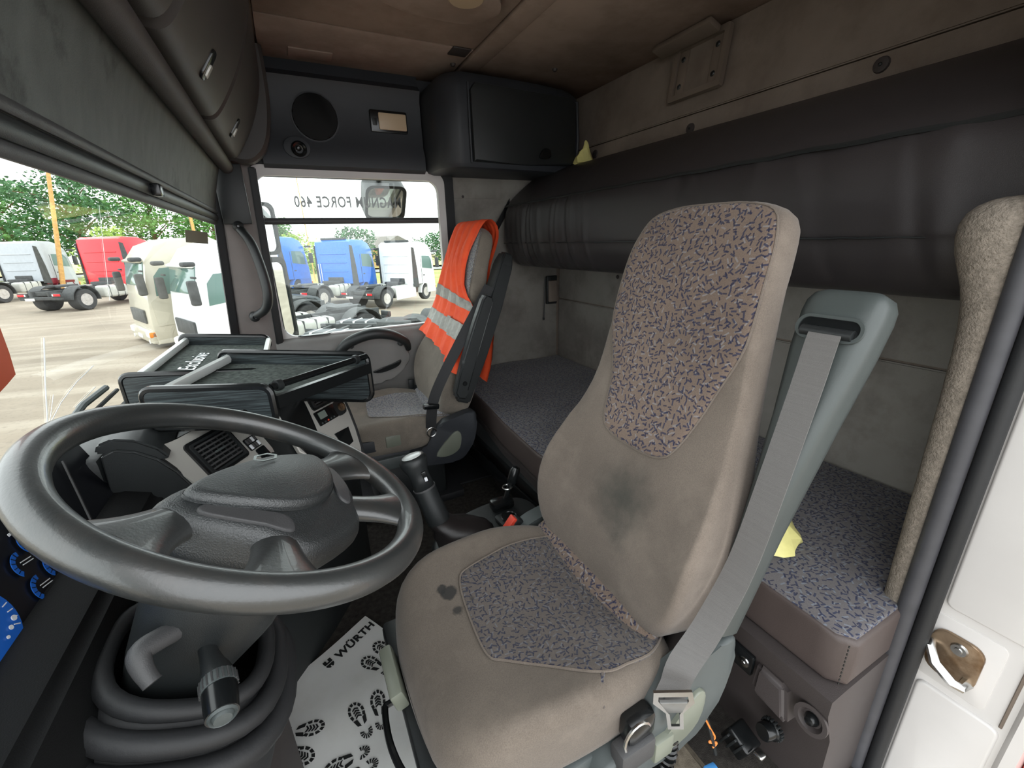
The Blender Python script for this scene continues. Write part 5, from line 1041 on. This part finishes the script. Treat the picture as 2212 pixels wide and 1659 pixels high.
mirror('kerb_mirror', 'black kerb mirror hanging outside above the passenger window bar', rrect(0.215, 0.20, 0.04, 6), ((0.518, 2.50, 1.358), (0.95, 0.05, 0), (0.0, -0.58, 0.81)), 0.08, 0.86, [(0.50, 2.53, 1.42), (0.49, 2.45, 1.50), (0.48, 2.32, 1.54)])
km = [o for o in bpy.data.objects if o.name == 'kerb_mirror'][0]
B().box((0.515, 2.51, 1.447), (0.165, 0.07, 0.05), 0.015).done('bracket', 'plastic_black', km)
# ------------------------------------------------ yard
def GZ(x, y): return -1.62-0.07*max(0.0, x+6.0)*min(1, max(0, (y-5)/8)) if x < 10 else -2.74
def gravel():
    m, nt, p = nt_new('gravel')
    c = mixc(nt, ramp(nt, noise(nt, 0.35, 5), 0.3, 0.7), lin(130, 119, 104), lin(160, 148, 131))
    c = mixc(nt, val(nt, 'MULTIPLY', ramp(nt, noise(nt, 0.5, 4, 0.6, stretch=(0.25, 2.2, 1)), 0.5, 0.7), 0.6), c, lin(182, 172, 156))
    c = mixc(nt, val(nt, 'MULTIPLY', ramp(nt, noise(nt, 14, 4), 0.55, 0.75), 0.5), c, lin(106, 97, 86))
    nt.links.new(c, p.inputs['Base Color']); p.inputs['Roughness'].default_value = 0.95
gravel()
mk('grass', (150, 160, 88), 1.0, var=0.3, vs=0.6, second=(196, 190, 120), s2=(0.45, 0.7), s2s=0.25)
mk('field_yellow', (226, 214, 130), 1.0, var=0.1, vs=0.2)
mk('asphalt_far', (176, 176, 172), 0.95, var=0.06)
mk('bark', (120, 96, 70), 0.95, var=0.3, vs=20)
mk('pole_wood', (205, 160, 100), 0.9, var=0.2, vs=8)
mk('concrete', (190, 184, 170), 0.9, var=0.1)
b = B(); b.grid(lambda u, v: V((-90+180*u, -12+172*v**1.0, GZ(-90+180*u, -12+172*v))), 90, 60)
ground = struct(b.done('ground', 'gravel', None, 180))
def strip(x0, x1, y0, y1, dz, name, mat, n=20):
    b = B(); b.grid(lambda u, v: V((x0+(x1-x0)*u, y0+(y1-y0)*v, GZ(x0+(x1-x0)*u, y0+(y1-y0)*v)+dz+0.5*max(0, math.sin(PI*v))*(0.3 if dz > 0.1 else 0.0))), n, 6); return struct(b.done(name, mat, None, 180))
strip(-12, 60, 37, 62, 0.15, 'grass_verge', 'grass'); strip(-40, 70, 62, 68, 0.25, 'far_road', 'asphalt_far'); strip(-50, 90, 68, 120, 0.5, 'grain_field', 'field_yellow')
strip(-60, -10, 50, 66, 0.12, 'grass_strip', 'grass')
b = B(); b.box((2.2, 10.3, GZ(2, 10)+0.10), (8.0, 0.30, 0.20), 0.03, rot=rotm('Z', -20)); struct(b.done('kerb_wall', 'concrete'))
# ------------------------------------------------ lorries
mk('cab_red', (222, 40, 52), 0.35, var=0.05, coat=0.4); mk('cab_silver', (178, 184, 190), 0.35, var=0.05, coat=0.4); mk('cab_maroon', (120, 28, 48), 0.35, var=0.05)
mk('cab_blue', (48, 118, 214), 0.35, var=0.08, coat=0.4); mk('cab_white', (240, 242, 242), 0.35, var=0.02, coat=0.4); mk('cab_cream', (190, 184, 166), 0.35, var=0.03, coat=0.4)
mk('frame_dark', (70, 72, 72), 0.7, var=0.25, vs=6); mk('tyre', (66, 66, 66), 0.85, var=0.15, vs=12); mk('rim_grey', (196, 190, 184), 0.5, metal=0.3, var=0.15, vs=9)
mk('lamp_red', (220, 40, 46), 0.35); mk('lamp_amber', (242, 140, 50), 0.35); mk('plate_white', (230, 230, 226), 0.5); mk('sign_yellow', (240, 205, 60), 0.5); mk('tank_grey', (190, 190, 182), 0.45, var=0.1); mk('tank_black', (58, 62, 64), 0.4, var=0.15)
m, nt, p = nt_new('cab_glass'); p.inputs['Base Color'].default_value = (*lin(96, 124, 118), 1); p.inputs['Roughness'].default_value = 0.08
def wheel(t, x, y, r=0.52, w=0.30, parent=None):
    s = 1 if y > 0 else -1
    o = B().lathe([(r*0.58, -w/2), (r*0.92, -w/2), (r, -w/2+0.05), (r, w/2-0.05), (r*0.92, w/2), (r*0.60, w/2), (r*0.56, w/2-0.03), (r*0.56, -w/2+0.03)], (x, y, r), (0, s, 0), 32).done('wheel', 'tyre', t, 40)
    B().lathe([(r*0.57, w/2-0.02), (r*0.55, w/2-0.07), (r*0.36, w/2-0.10), (r*0.30, w/2-0.06), (r*0.16, w/2-0.05), (r*0.14, w/2+0.0), (0.0, w/2+0.0)], (x, y, r), (0, s, 0), 24).done('hub', 'rim_grey', o, 30)
    for k in range(8):
        a = 2*PI*k/8; B().lathe([(0.045, 0.0), (0.045, 0.012), (0.0, 0.012)], (x+r*0.43*math.cos(a), y+s*(w/2-0.088), r+r*0.43*math.sin(a)), (0, s, 0), 8).done('hand_hole', 'frame_dark', o)
def guard(t, x, y, r=0.66, w=0.62, full=True):
    A = [math.radians(a) for a in range(-5, 186, 15)]
    b = B(); b.rings([[V((x+rr*math.cos(a), y+sy*w/2, 0.52+rr*math.sin(a))) for rr in (r, r+0.035) for sy in ((-1, 1) if rr == r else (1, -1))] for a in A]); b.done('mudguard', 'frame_dark', t, 40)
def tractor(name, label, loc, yaw, paint, group=None, cab=True, skirt=None, tank='tank_grey', lower=None, tall=3.55, rear_detail='plain', facing=False, tandem=False, side=1, strip_=True, sunvisor=False):
    """local frame: heading +x, rear axle at x=0, ground z=0"""
    t = thing(name, label, 'truck' if cab else 'chassis', (0, 0, 0), group)
    for s in (-1, 1): B().box((1.75 if cab else 0.85, 0.42*s, 0.92), (5.6 if cab else 3.8, 0.09, 0.26), 0.01).done('frame_rail', 'frame_dark', t)
    for x in (-0.9, -0.45, 0.5, 1.1, 1.8, 2.4): B().box((x, 0, 0.92), (0.10, 0.80, 0.18), 0.01).done('cross_member', 'frame_dark', t)
    axl = (0.0, 1.35) if tandem else (0.0,)
    for ax_ in axl:
        B().cyl((ax_, -1.0, 0.52), (ax_, 1.0, 0.52), 0.10, seg=12).done('axle', 'frame_dark', t)
        for s in (-1, 1): wheel(t, ax_, 0.93*s, 0.52, 0.56); guard(t, ax_, 0.93*s)
    o = B().plate(smooth2([(-0.45, -0.42), (0.35, -0.42), (0.45, 0.0), (0.35, 0.42), (-0.45, 0.42), (-0.55, 0.18), (-0.2, 0.0), (-0.55, -0.18)], 3), ((0.15, 0, 1.16), (1, 0, 0), (0, 1, 0)), 0.09, 0.02).done('fifth_wheel', 'frame_dark', t)
    B().box((-1.02, 0, 0.70), (0.10, 2.2, 0.16), 0.02).done('rear_beam', 'frame_dark', t)
    for s in (-1, 1):
        k = B().box((-1.05, 0.88*s, 0.86), (0.10, 0.50, 0.20), 0.02).done('tail_lamp_box', 'frame_dark', t)
        B().box((-1.105, 0.93*s, 0.86), (0.02, 0.36, 0.11), 0.01).done('tail_lamp', 'lamp_red', k)
        B().box((-1.105, 0.72*s, 0.86), (0.02, 0.07, 0.10), 0.01).done('reverse_lamp', 'plate_white', k)
    B().box((-1.09, 0.55, 0.66), (0.02, 0.50, 0.12), 0.005).done('number_plate', 'plate_white', t)
    for s in (-1, 1):
        k = B().box((1.75, 0.86*s, 0.78), (1.35, 0.62, 0.62), 0.12, seg=3).done('fuel_tank', tank, t)
        for xx in (1.35, 1.75, 2.15): B().box((xx, 0.86*s, 0.78), (0.05, 0.64, 0.64), 0.12, seg=3).done('tank_strap', 'plate_white' if tank == 'tank_black' else 'frame_dark', k)
        if skirt: B().box((1.75, 1.20*s, 0.72), (1.9, 0.05, 0.78), 0.03).done('side_skirt', skirt, t)
    if cab:
        H = tall; x0, x1 = 2.55, 4.85
        sd = [(x0, 1.05), (x0, H-0.55), (x0+0.04, H-0.12), (x0+0.25, H), (x0+1.25, H-0.03), (x1-0.55, H-0.22), (x1-0.25, H-0.62), (x1-0.12, H-1.30), (x1-0.02, 1.45), (x1, 0.95), (x1-0.04, 0.42), (x1-0.9, 0.42), (x1-0.92, 0.9), (x1-1.0, 1.02)]
        def sec(y, k):
            cx, cz = 3.7, 1.9
            return [V((cx+(x-cx)*k, y, cz+(z-cz)*k)) for x, z in sd]
        b = B(); b.rings([sec(-1.25, 0.955), sec(-1.23, 0.985), sec(-1.16, 1.0), sec(1.16, 1.0), sec(1.23, 0.985), sec(1.25, 0.955)]); cb = b.done('cab', paint, t, 35)
        # rear panel ribs and recess
        for zz in (1.75, 2.25, 2.75): B().box((x0-0.01, 0, zz), (0.05, 1.9, 0.05), 0.02).done('rear_rib', paint, t)
        k = B().box((x0-0.02, 0, 1.25), (0.06, 1.1, 0.34), 0.06).done('rear_vent', 'frame_dark', t)
        for yy in (-0.5, -0.15, 0.2, 0.5): B().lathe([(0.0, 0.05), (0.05, 0.05), (0.07, 0.0)], (x0-0.04, yy, 1.18), (-1, 0, 0), 12).done('hose_coupling', 'frame_dark', t)
        B().box((x0-0.22, 0.1, 1.05), (0.35, 1.3, 0.34), 0.05).done('gearbox_cover', 'frame_dark', t)
        for s in (-1, 1):
            if strip_: B().plate([(x0-0.10, 0.95), (x0+0.42, 0.85), (x0+0.36, 2.0), (x0+0.20, H-0.35), (x0-0.02, H-0.30)], ((0, 1.262*s, 0), (1, 0, 0), (0, 0, 1)), -0.03*s).done('side_fairing', 'frame_dark', t)
            B().plate([(x1-1.35, 2.0), (x1-0.30, 1.88), (x1-0.36, 2.45), (x1-0.55, 2.68), (x1-1.32, 2.72)], ((0, 1.24*s, 0), (1, 0, 0), (0, 0, 1)), -0.02*s).done('door_glass', 'cab_glass', t)
            dr = B().plate([(x1-1.45, 1.05), (x1-0.16, 0.98), (x1-0.12, 1.70), (x1-0.30, 1.84), (x1-1.42, 1.95)], ((0, 1.252*s, 0), (1, 0, 0), (0, 0, 1)), -0.02*s).done('door_skin', paint, t)
            B().box((x1-1.25, 1.262*s, 1.55), (0.18, 0.03, 0.07), 0.01).done('door_handle', 'frame_dark', dr)
            B().box((x1-1.45, 1.25*s, 1.85), (0.025, 0.02, 1.7), 0.004).done('door_gap', 'frame_dark', t)
            mm = B().box((x1+0.02, 1.45*s, 2.25), (0.20, 0.22, 0.62), 0.05, seg=3).done('mirror_housing', 'frame_dark', t)
            B().box((x1-0.08, 1.33*s, 2.62), (0.06, 0.30, 0.05), 0.01).done('mirror_arm', 'frame_dark', mm)
            B().box((x1-0.02, 1.35*s, 2.95), (0.28, 0.34, 0.12), 0.05).done('kerb_mirror', 'frame_dark', t)
            wheel(t, 3.85, 1.02*s, 0.50, 0.32)
            b = B(); b.rings([[V((3.85+rr*math.cos(a), yy, 0.50+rr*math.sin(a))) for rr, yy in ((0.60, 1.0*s), (0.60, 1.255*s), (0.68, 1.255*s), (0.68, 1.0*s))] for a in [math.radians(q) for q in range(0, 181, 15)]]); b.done('wheel_arch', lower or paint, t, 40)
            if lower: B().box((3.6, 1.245*s, 1.02), (1.9, 0.04, 0.36), 0.02).done('lower_panel', lower, t)
            B().plate([(x0+0.55, H-0.55), (x0+0.95, H-0.55), (x0+0.80, H-0.25), (x0+0.50, H-0.22)], ((0, 1.225*s, 0), (1, 0, 0), (0, 0, 1)), -0.02*s).done('roof_window', 'cab_glass', t)
        # front: windscreen, grille, bumper, lamps
        wz0, wz1 = H-1.36, H-0.64
        fr = ((x1-0.185, 0, (wz0+wz1)/2), (0, 1, 0), (-0.19, 0, 0.98))
        B().plate(rrect(2.2, 0.78, 0.08, 3), fr, 0.03, 0.01).done('windscreen', 'cab_glass', t)
        B().box((x1+0.02, 0, 1.25), (0.06, 1.6, 0.42), 0.03).done('grille', 'frame_dark', t)
        B().box((x1+0.0, 0, 0.66), (0.22, 2.42, 0.42), 0.08, seg=3).done('bumper', lower or paint, t)
        for s in (-1, 1):
            k = B().box((x1+0.06, 0.98*s, 0.74), (0.14, 0.42, 0.20), 0.04).done('headlamp', 'plate_white', t)
            B().box((x1+0.02, 1.17*s, 0.74), (0.20, 0.08, 0.16), 0.02).done('indicator', 'lamp_amber', k)
            B().lathe([(0.0, 0.03), (0.06, 0.02), (0.07, 0.0)], (x1+0.10, 0.95*s, 0.52), (1, 0, 0), 14).done('fog_lamp', 'plate_white', t)
        B().box((x1+0.12, 0, 0.62), (0.02, 0.52, 0.12), 0.005).done('front_plate', 'plate_white', t)
        if sunvisor: B().box((x1-0.30, 0, H-0.62), (0.35, 2.2, 0.08), 0.03, rot=rotm('Y', 20)).done('sun_visor', paint, t)
        for s in (-1, 1): B().tube([(x0+0.6, 1.0*s, H-0.02), (x0+0.6, 1.0*s, H+0.9)], 0.006, 5).done('aerial', 'frame_dark', t)
        if rear_detail == 'ladder':
            for yy in (0.95, 1.12): B().tube([(x0-0.05, yy, 1.1), (x0-0.05, yy, 2.2)], 0.02, 6).done('ladder_rail', 'plate_white', t)
            B().box((x0+0.25, 0, H+0.05), (0.12, 1.8, 0.12), 0.03).done('roof_bar', 'frame_dark', t)
    t.location = (loc[0], loc[1], GZ(loc[0], loc[1])); t.rotation_euler = (0, 0, yaw)
    return t
G1 = 'lorries parked in the yard'
tractor('tractor_unit', 'red tractor unit with dark side strip and flat bare chassis', (-10.34, 29.69), 1.04, 'cab_red', G1)
tractor('tractor_unit', 'silver tractor unit with maroon lower panels beside the leaning pole', (-16.6, 37.6), 1.12, 'cab_silver', G1, lower='cab_maroon')
tractor('tractor_unit', 'cream white tractor unit facing the windscreen with amber indicators', (-0.05, 19.45), -2.72, 'cab_cream', G1, strip_=False, sunvisor=True)
tractor('tractor_unit', 'white tractor unit standing next to the cream one by the pillar', (1.62, 16.65), -2.72, 'cab_white', G1, strip_=False, sunvisor=True)
tractor('tractor_unit', 'blue tractor unit with roof rack and tall rear panel', (0.63, 26.5), 0.78, 'cab_blue', G1, rear_detail='ladder')
tractor('tractor_unit', 'white tractor unit with long white side skirts beside the blue one', (3.96, 26.0), 0.68, 'cab_white', G1, skirt='cab_white', rear_detail='ladder')
tractor('tractor_unit', 'blue tractor unit half hidden behind the door mirrors', (-3.1, 28.8), 0.78, 'cab_blue', G1)
tractor('truck_chassis', 'bare truck chassis with strapped black fuel tank below the passenger window', (2.65, 12.56), 2.55, 'cab_white', None, cab=False, tank='tank_black')
tractor('truck_chassis', 'bare truck chassis with tandem rear wheels beyond the strapped tank', (5.3, 15.2), 0.9, 'cab_white', None, cab=False, tandem=True, tank='tank_black')
# small dark car
car = thing('parked_car', 'dark hatchback car with alloy wheel parked behind the door mirror', 'car', (0, 0, 0))
sdc = [(-1.9, 0.35), (-2.0, 0.75), (-1.85, 1.0), (-1.45, 1.42), (-0.3, 1.50), (0.7, 1.02), (1.7, 0.85), (1.95, 0.6), (1.9, 0.32)]
mk('car_dark', (50, 58, 62), 0.3, coat=0.4)
b = B(); b.rings([[V((x*k, y, 0.3+(z-0.3)*k)) for x, z in sdc] for y, k in ((-0.88, 0.92), (-0.80, 1.0), (0.80, 1.0), (0.88, 0.92))]); b.done('body', 'car_dark', car, 30)
for s in (-1, 1):
    B().plate([(-1.35, 1.02), (0.45, 1.0), (-0.35, 1.40), (-1.25, 1.34)], ((0, 0.865*s, 0), (1, 0, 0), (0, 0, 1)), -0.02*s).done('side_glass', 'cab_glass', car)
    for x in (-1.25, 1.25): wheel(car, x, 0.80*s, 0.31, 0.20)
    B().box((-1.93, 0.66*s, 0.86), (0.12, 0.28, 0.2), 0.04).done('tail_lamp', 'lamp_red', car)
B().plate(rrect(1.3, 0.42, 0.05, 3), ((-1.68, 0, 1.22), (0, -1, 0), (0.65, 0, 0.75)), 0.02).done('rear_glass', 'cab_glass', car)
car.location = (-0.88, 22.6, GZ(-0.88, 22.6)); car.rotation_euler = (0, 0, 0.35)
# ------------------------------------------------ utility poles
def pole(label, a, c, r):
    t = thing('utility_pole', label, 'pole', a)
    B().tube([a, c], [r, r*0.7], 10).done('shaft', 'pole_wood', t)
    B().box(V(c)-V((0, 0, 0.6)), (1.2, 0.1, 0.1), 0.02).done('cross_arm', 'pole_wood', t)
pole('tall leaning wooden pole between the silver and red lorries', (-13.9, 40.0, GZ(-13.9, 40)), (-12.3, 40, 7.9), 0.14)
pole('wooden pole standing in the trees behind the cream lorry', (-6.6, 46.0, GZ(-6.6, 46)), (-6.6, 46.0, 6.6), 0.16)
pole('thin dark pole rising behind the blue lorry', (2.0, 44.0, GZ(2, 44)), (1.85, 44.0, 7.4), 0.05)
# ------------------------------------------------ trees and bushes: leaf sprays on real branches
mk('leaf_mid', (96, 142, 74), 0.7, var=0.3, vs=1.2); mk('leaf_dark', (62, 108, 62), 0.7, var=0.3, vs=1.2); mk('leaf_light', (160, 186, 92), 0.7, var=0.25, vs=1.2)
def tree(name, label, x, y, h, w, mat, n, trunk=True, leaf=0.34, cat='tree', group='trees along the yard'):
    z0 = GZ(x, y); t = thing(name, label, cat, (x, y, z0), group); rnd = random.Random(int(x*97+y*31))
    tips = []
    b = B(); b.tube([(x, y, z0-0.1), (x+0.1, y, z0+h*0.3), (x, y, z0+h*0.62)], [0.05*h*0.5, 0.03*h*0.5, 0.012*h], 8)
    nb = 16
    for k in range(nb):
        a = 2*PI*k/nb*2.4; zz = z0+h*(0.25 if trunk else 0.08)+h*0.6*k/nb; L = w*(0.55+0.45*rnd.random())*math.sqrt(max(0.15, 1-((zz-z0)/h-0.45)**2*2.2))
        tip = V((x+L*math.cos(a), y+L*math.sin(a)*0.8, zz+h*0.10)); b.tube([(x, y, zz-h*0.08), (V((x, y, zz))+tip)/2+V((0, 0, h*0.03)), tip], [0.02*h*0.4, 0.012*h*0.3, 0.004*h], 5); tips.append((tip, L))
    b.done('trunk', 'bark', t)
    blobs = [(V((x+rnd.gauss(0, w*0.42), y+rnd.gauss(0, w*0.35), z0+h*(0.32 if trunk else 0.12)+h*0.58*rnd.random())), w*(0.22+0.2*rnd.random())) for _ in range(26)]+[(tp, w*0.26) for tp, _ in tips]+[(V((x+w*0.25*math.cos(k), y, z0+h*0.9)), w*0.25) for k in range(4)]
    vs_, fs = [], []
    for i in range(n):
        c, r = blobs[i % len(blobs)]; d = V((rnd.gauss(0, 1), rnd.gauss(0, 1), rnd.gauss(0, 0.8)))
        d = d.normalized()*r*(0.55+0.45*rnd.random()); p = c+d
        u = V((rnd.uniform(-1, 1), rnd.uniform(-1, 1), rnd.uniform(-0.5, 0.5))).normalized(); v = u.cross(V((rnd.uniform(-1, 1), rnd.uniform(-1, 1), rnd.uniform(-1, 1)))).normalized(); s = leaf*(0.5+rnd.random())
        k = len(vs_); vs_ += [p-u*s*0.5, p+v*s*0.28, p+u*s*0.5, p-v*s*0.28]; fs.append((k, k+1, k+2, k+3))
    me = bpy.data.meshes.new('foliage'); me.from_pydata(vs_, [], fs); me.materials.append(MAT[mat]); autouv(me); o = bpy.data.objects.new('foliage', me); tag(o, kind='stuff'); finish(o, t)
    return t
TL = [(-44, 66, 9.0, 5.5, 'leaf_dark', 'round dark leafy tree at the end of the tree row'), (-36, 64, 9.6, 5.0, 'leaf_mid', 'leafy tree behind the silver lorry cab'), (-29.5, 62, 9.0, 4.6, 'leaf_dark', 'dense tree standing behind the silver lorry windscreen'), (-23.5, 60, 9.4, 4.8, 'leaf_mid', 'tall leafy tree behind the leaning pole'), (-17.5, 58, 10.4, 4.8, 'leaf_dark', 'tallest tree behind the red lorry'), (-12.2, 60, 9.6, 4.4, 'leaf_mid', 'leafy tree between the red and cream lorries'), (-7.0, 62, 8.6, 4.2, 'leaf_mid', 'leafy tree behind the cream lorry roof'), (-2.0, 66, 7.0, 3.4, 'leaf_mid', 'tree beside the windscreen pillar')]
for x, y, h, w, mt_, lb in TL: tree('leafy_tree', lb, x, y, h, w, mt_, 5200)
tree('green_bush', 'bright yellow green bush growing behind the red lorry', -12.5, 47.0, 4.6, 2.4, 'leaf_light', 2600, False, 0.24, 'bush', None)
tree('green_bush', 'round light green bush left of the blue lorry on the verge', 1.2, 58.0, 4.6, 3.0, 'leaf_light', 3000, False, 0.28, 'bush', None)
tree('green_bush', 'second light green bush behind the blue lorry cab', 4.0, 60.0, 4.2, 2.6, 'leaf_light', 2400, False, 0.28, 'bush', None)
tree('leafy_tree', 'single tree rising behind the blue lorry roof', 8.4, 64.0, 6.0, 3.0, 'leaf_dark', 3000, True, 0.3, 'tree', None)
tree('leafy_tree', 'tree beyond the white lorry with side skirts', 20.5, 66.0, 5.2, 3.2, 'leaf_dark', 2600, True, 0.3, 'tree', None)
# far houses
def house(label, x, y, w, d, h, rh, rot, wall, roof):
    t = thing('far_house', label, 'house', (0, 0, 0))
    B().box((0, 0, h/2), (w, d, h)).done('walls', wall, t)
    b = B(); b.rings([[V((-w*0.55, yy, h)), V((w*0.55, yy, h)), V((0, yy, h+rh))] for yy in (-d*0.55, d*0.55)]); b.done('roof', roof, t)
    for xx in (-w*0.25, w*0.25):
        o = B().box((xx, -d/2-0.03, h*0.5), (w*0.16, 0.1, h*0.3), 0.02).done('window', 'plate_white', t); B().box((xx, -d/2-0.08, h*0.5), (w*0.12, 0.04, h*0.24)).done('pane', 'cab_glass', o)
    t.location = (x, y, GZ(x, y)); t.rotation_euler = (0, 0, rot)
mk('house_tan', (190, 160, 120), 0.9, var=0.1); mk('roof_grey', (130, 124, 118), 0.9, var=0.1)
house('brown wooden barn behind the two lorries', 14.5, 74, 7, 8, 3.2, 1.9, 0.3, 'house_tan', 'roof_grey')
house('pale gabled house far behind the door mirrors', -1.5, 90, 7, 8, 4.2, 2.4, 0.2, 'plate_white', 'roof_grey')
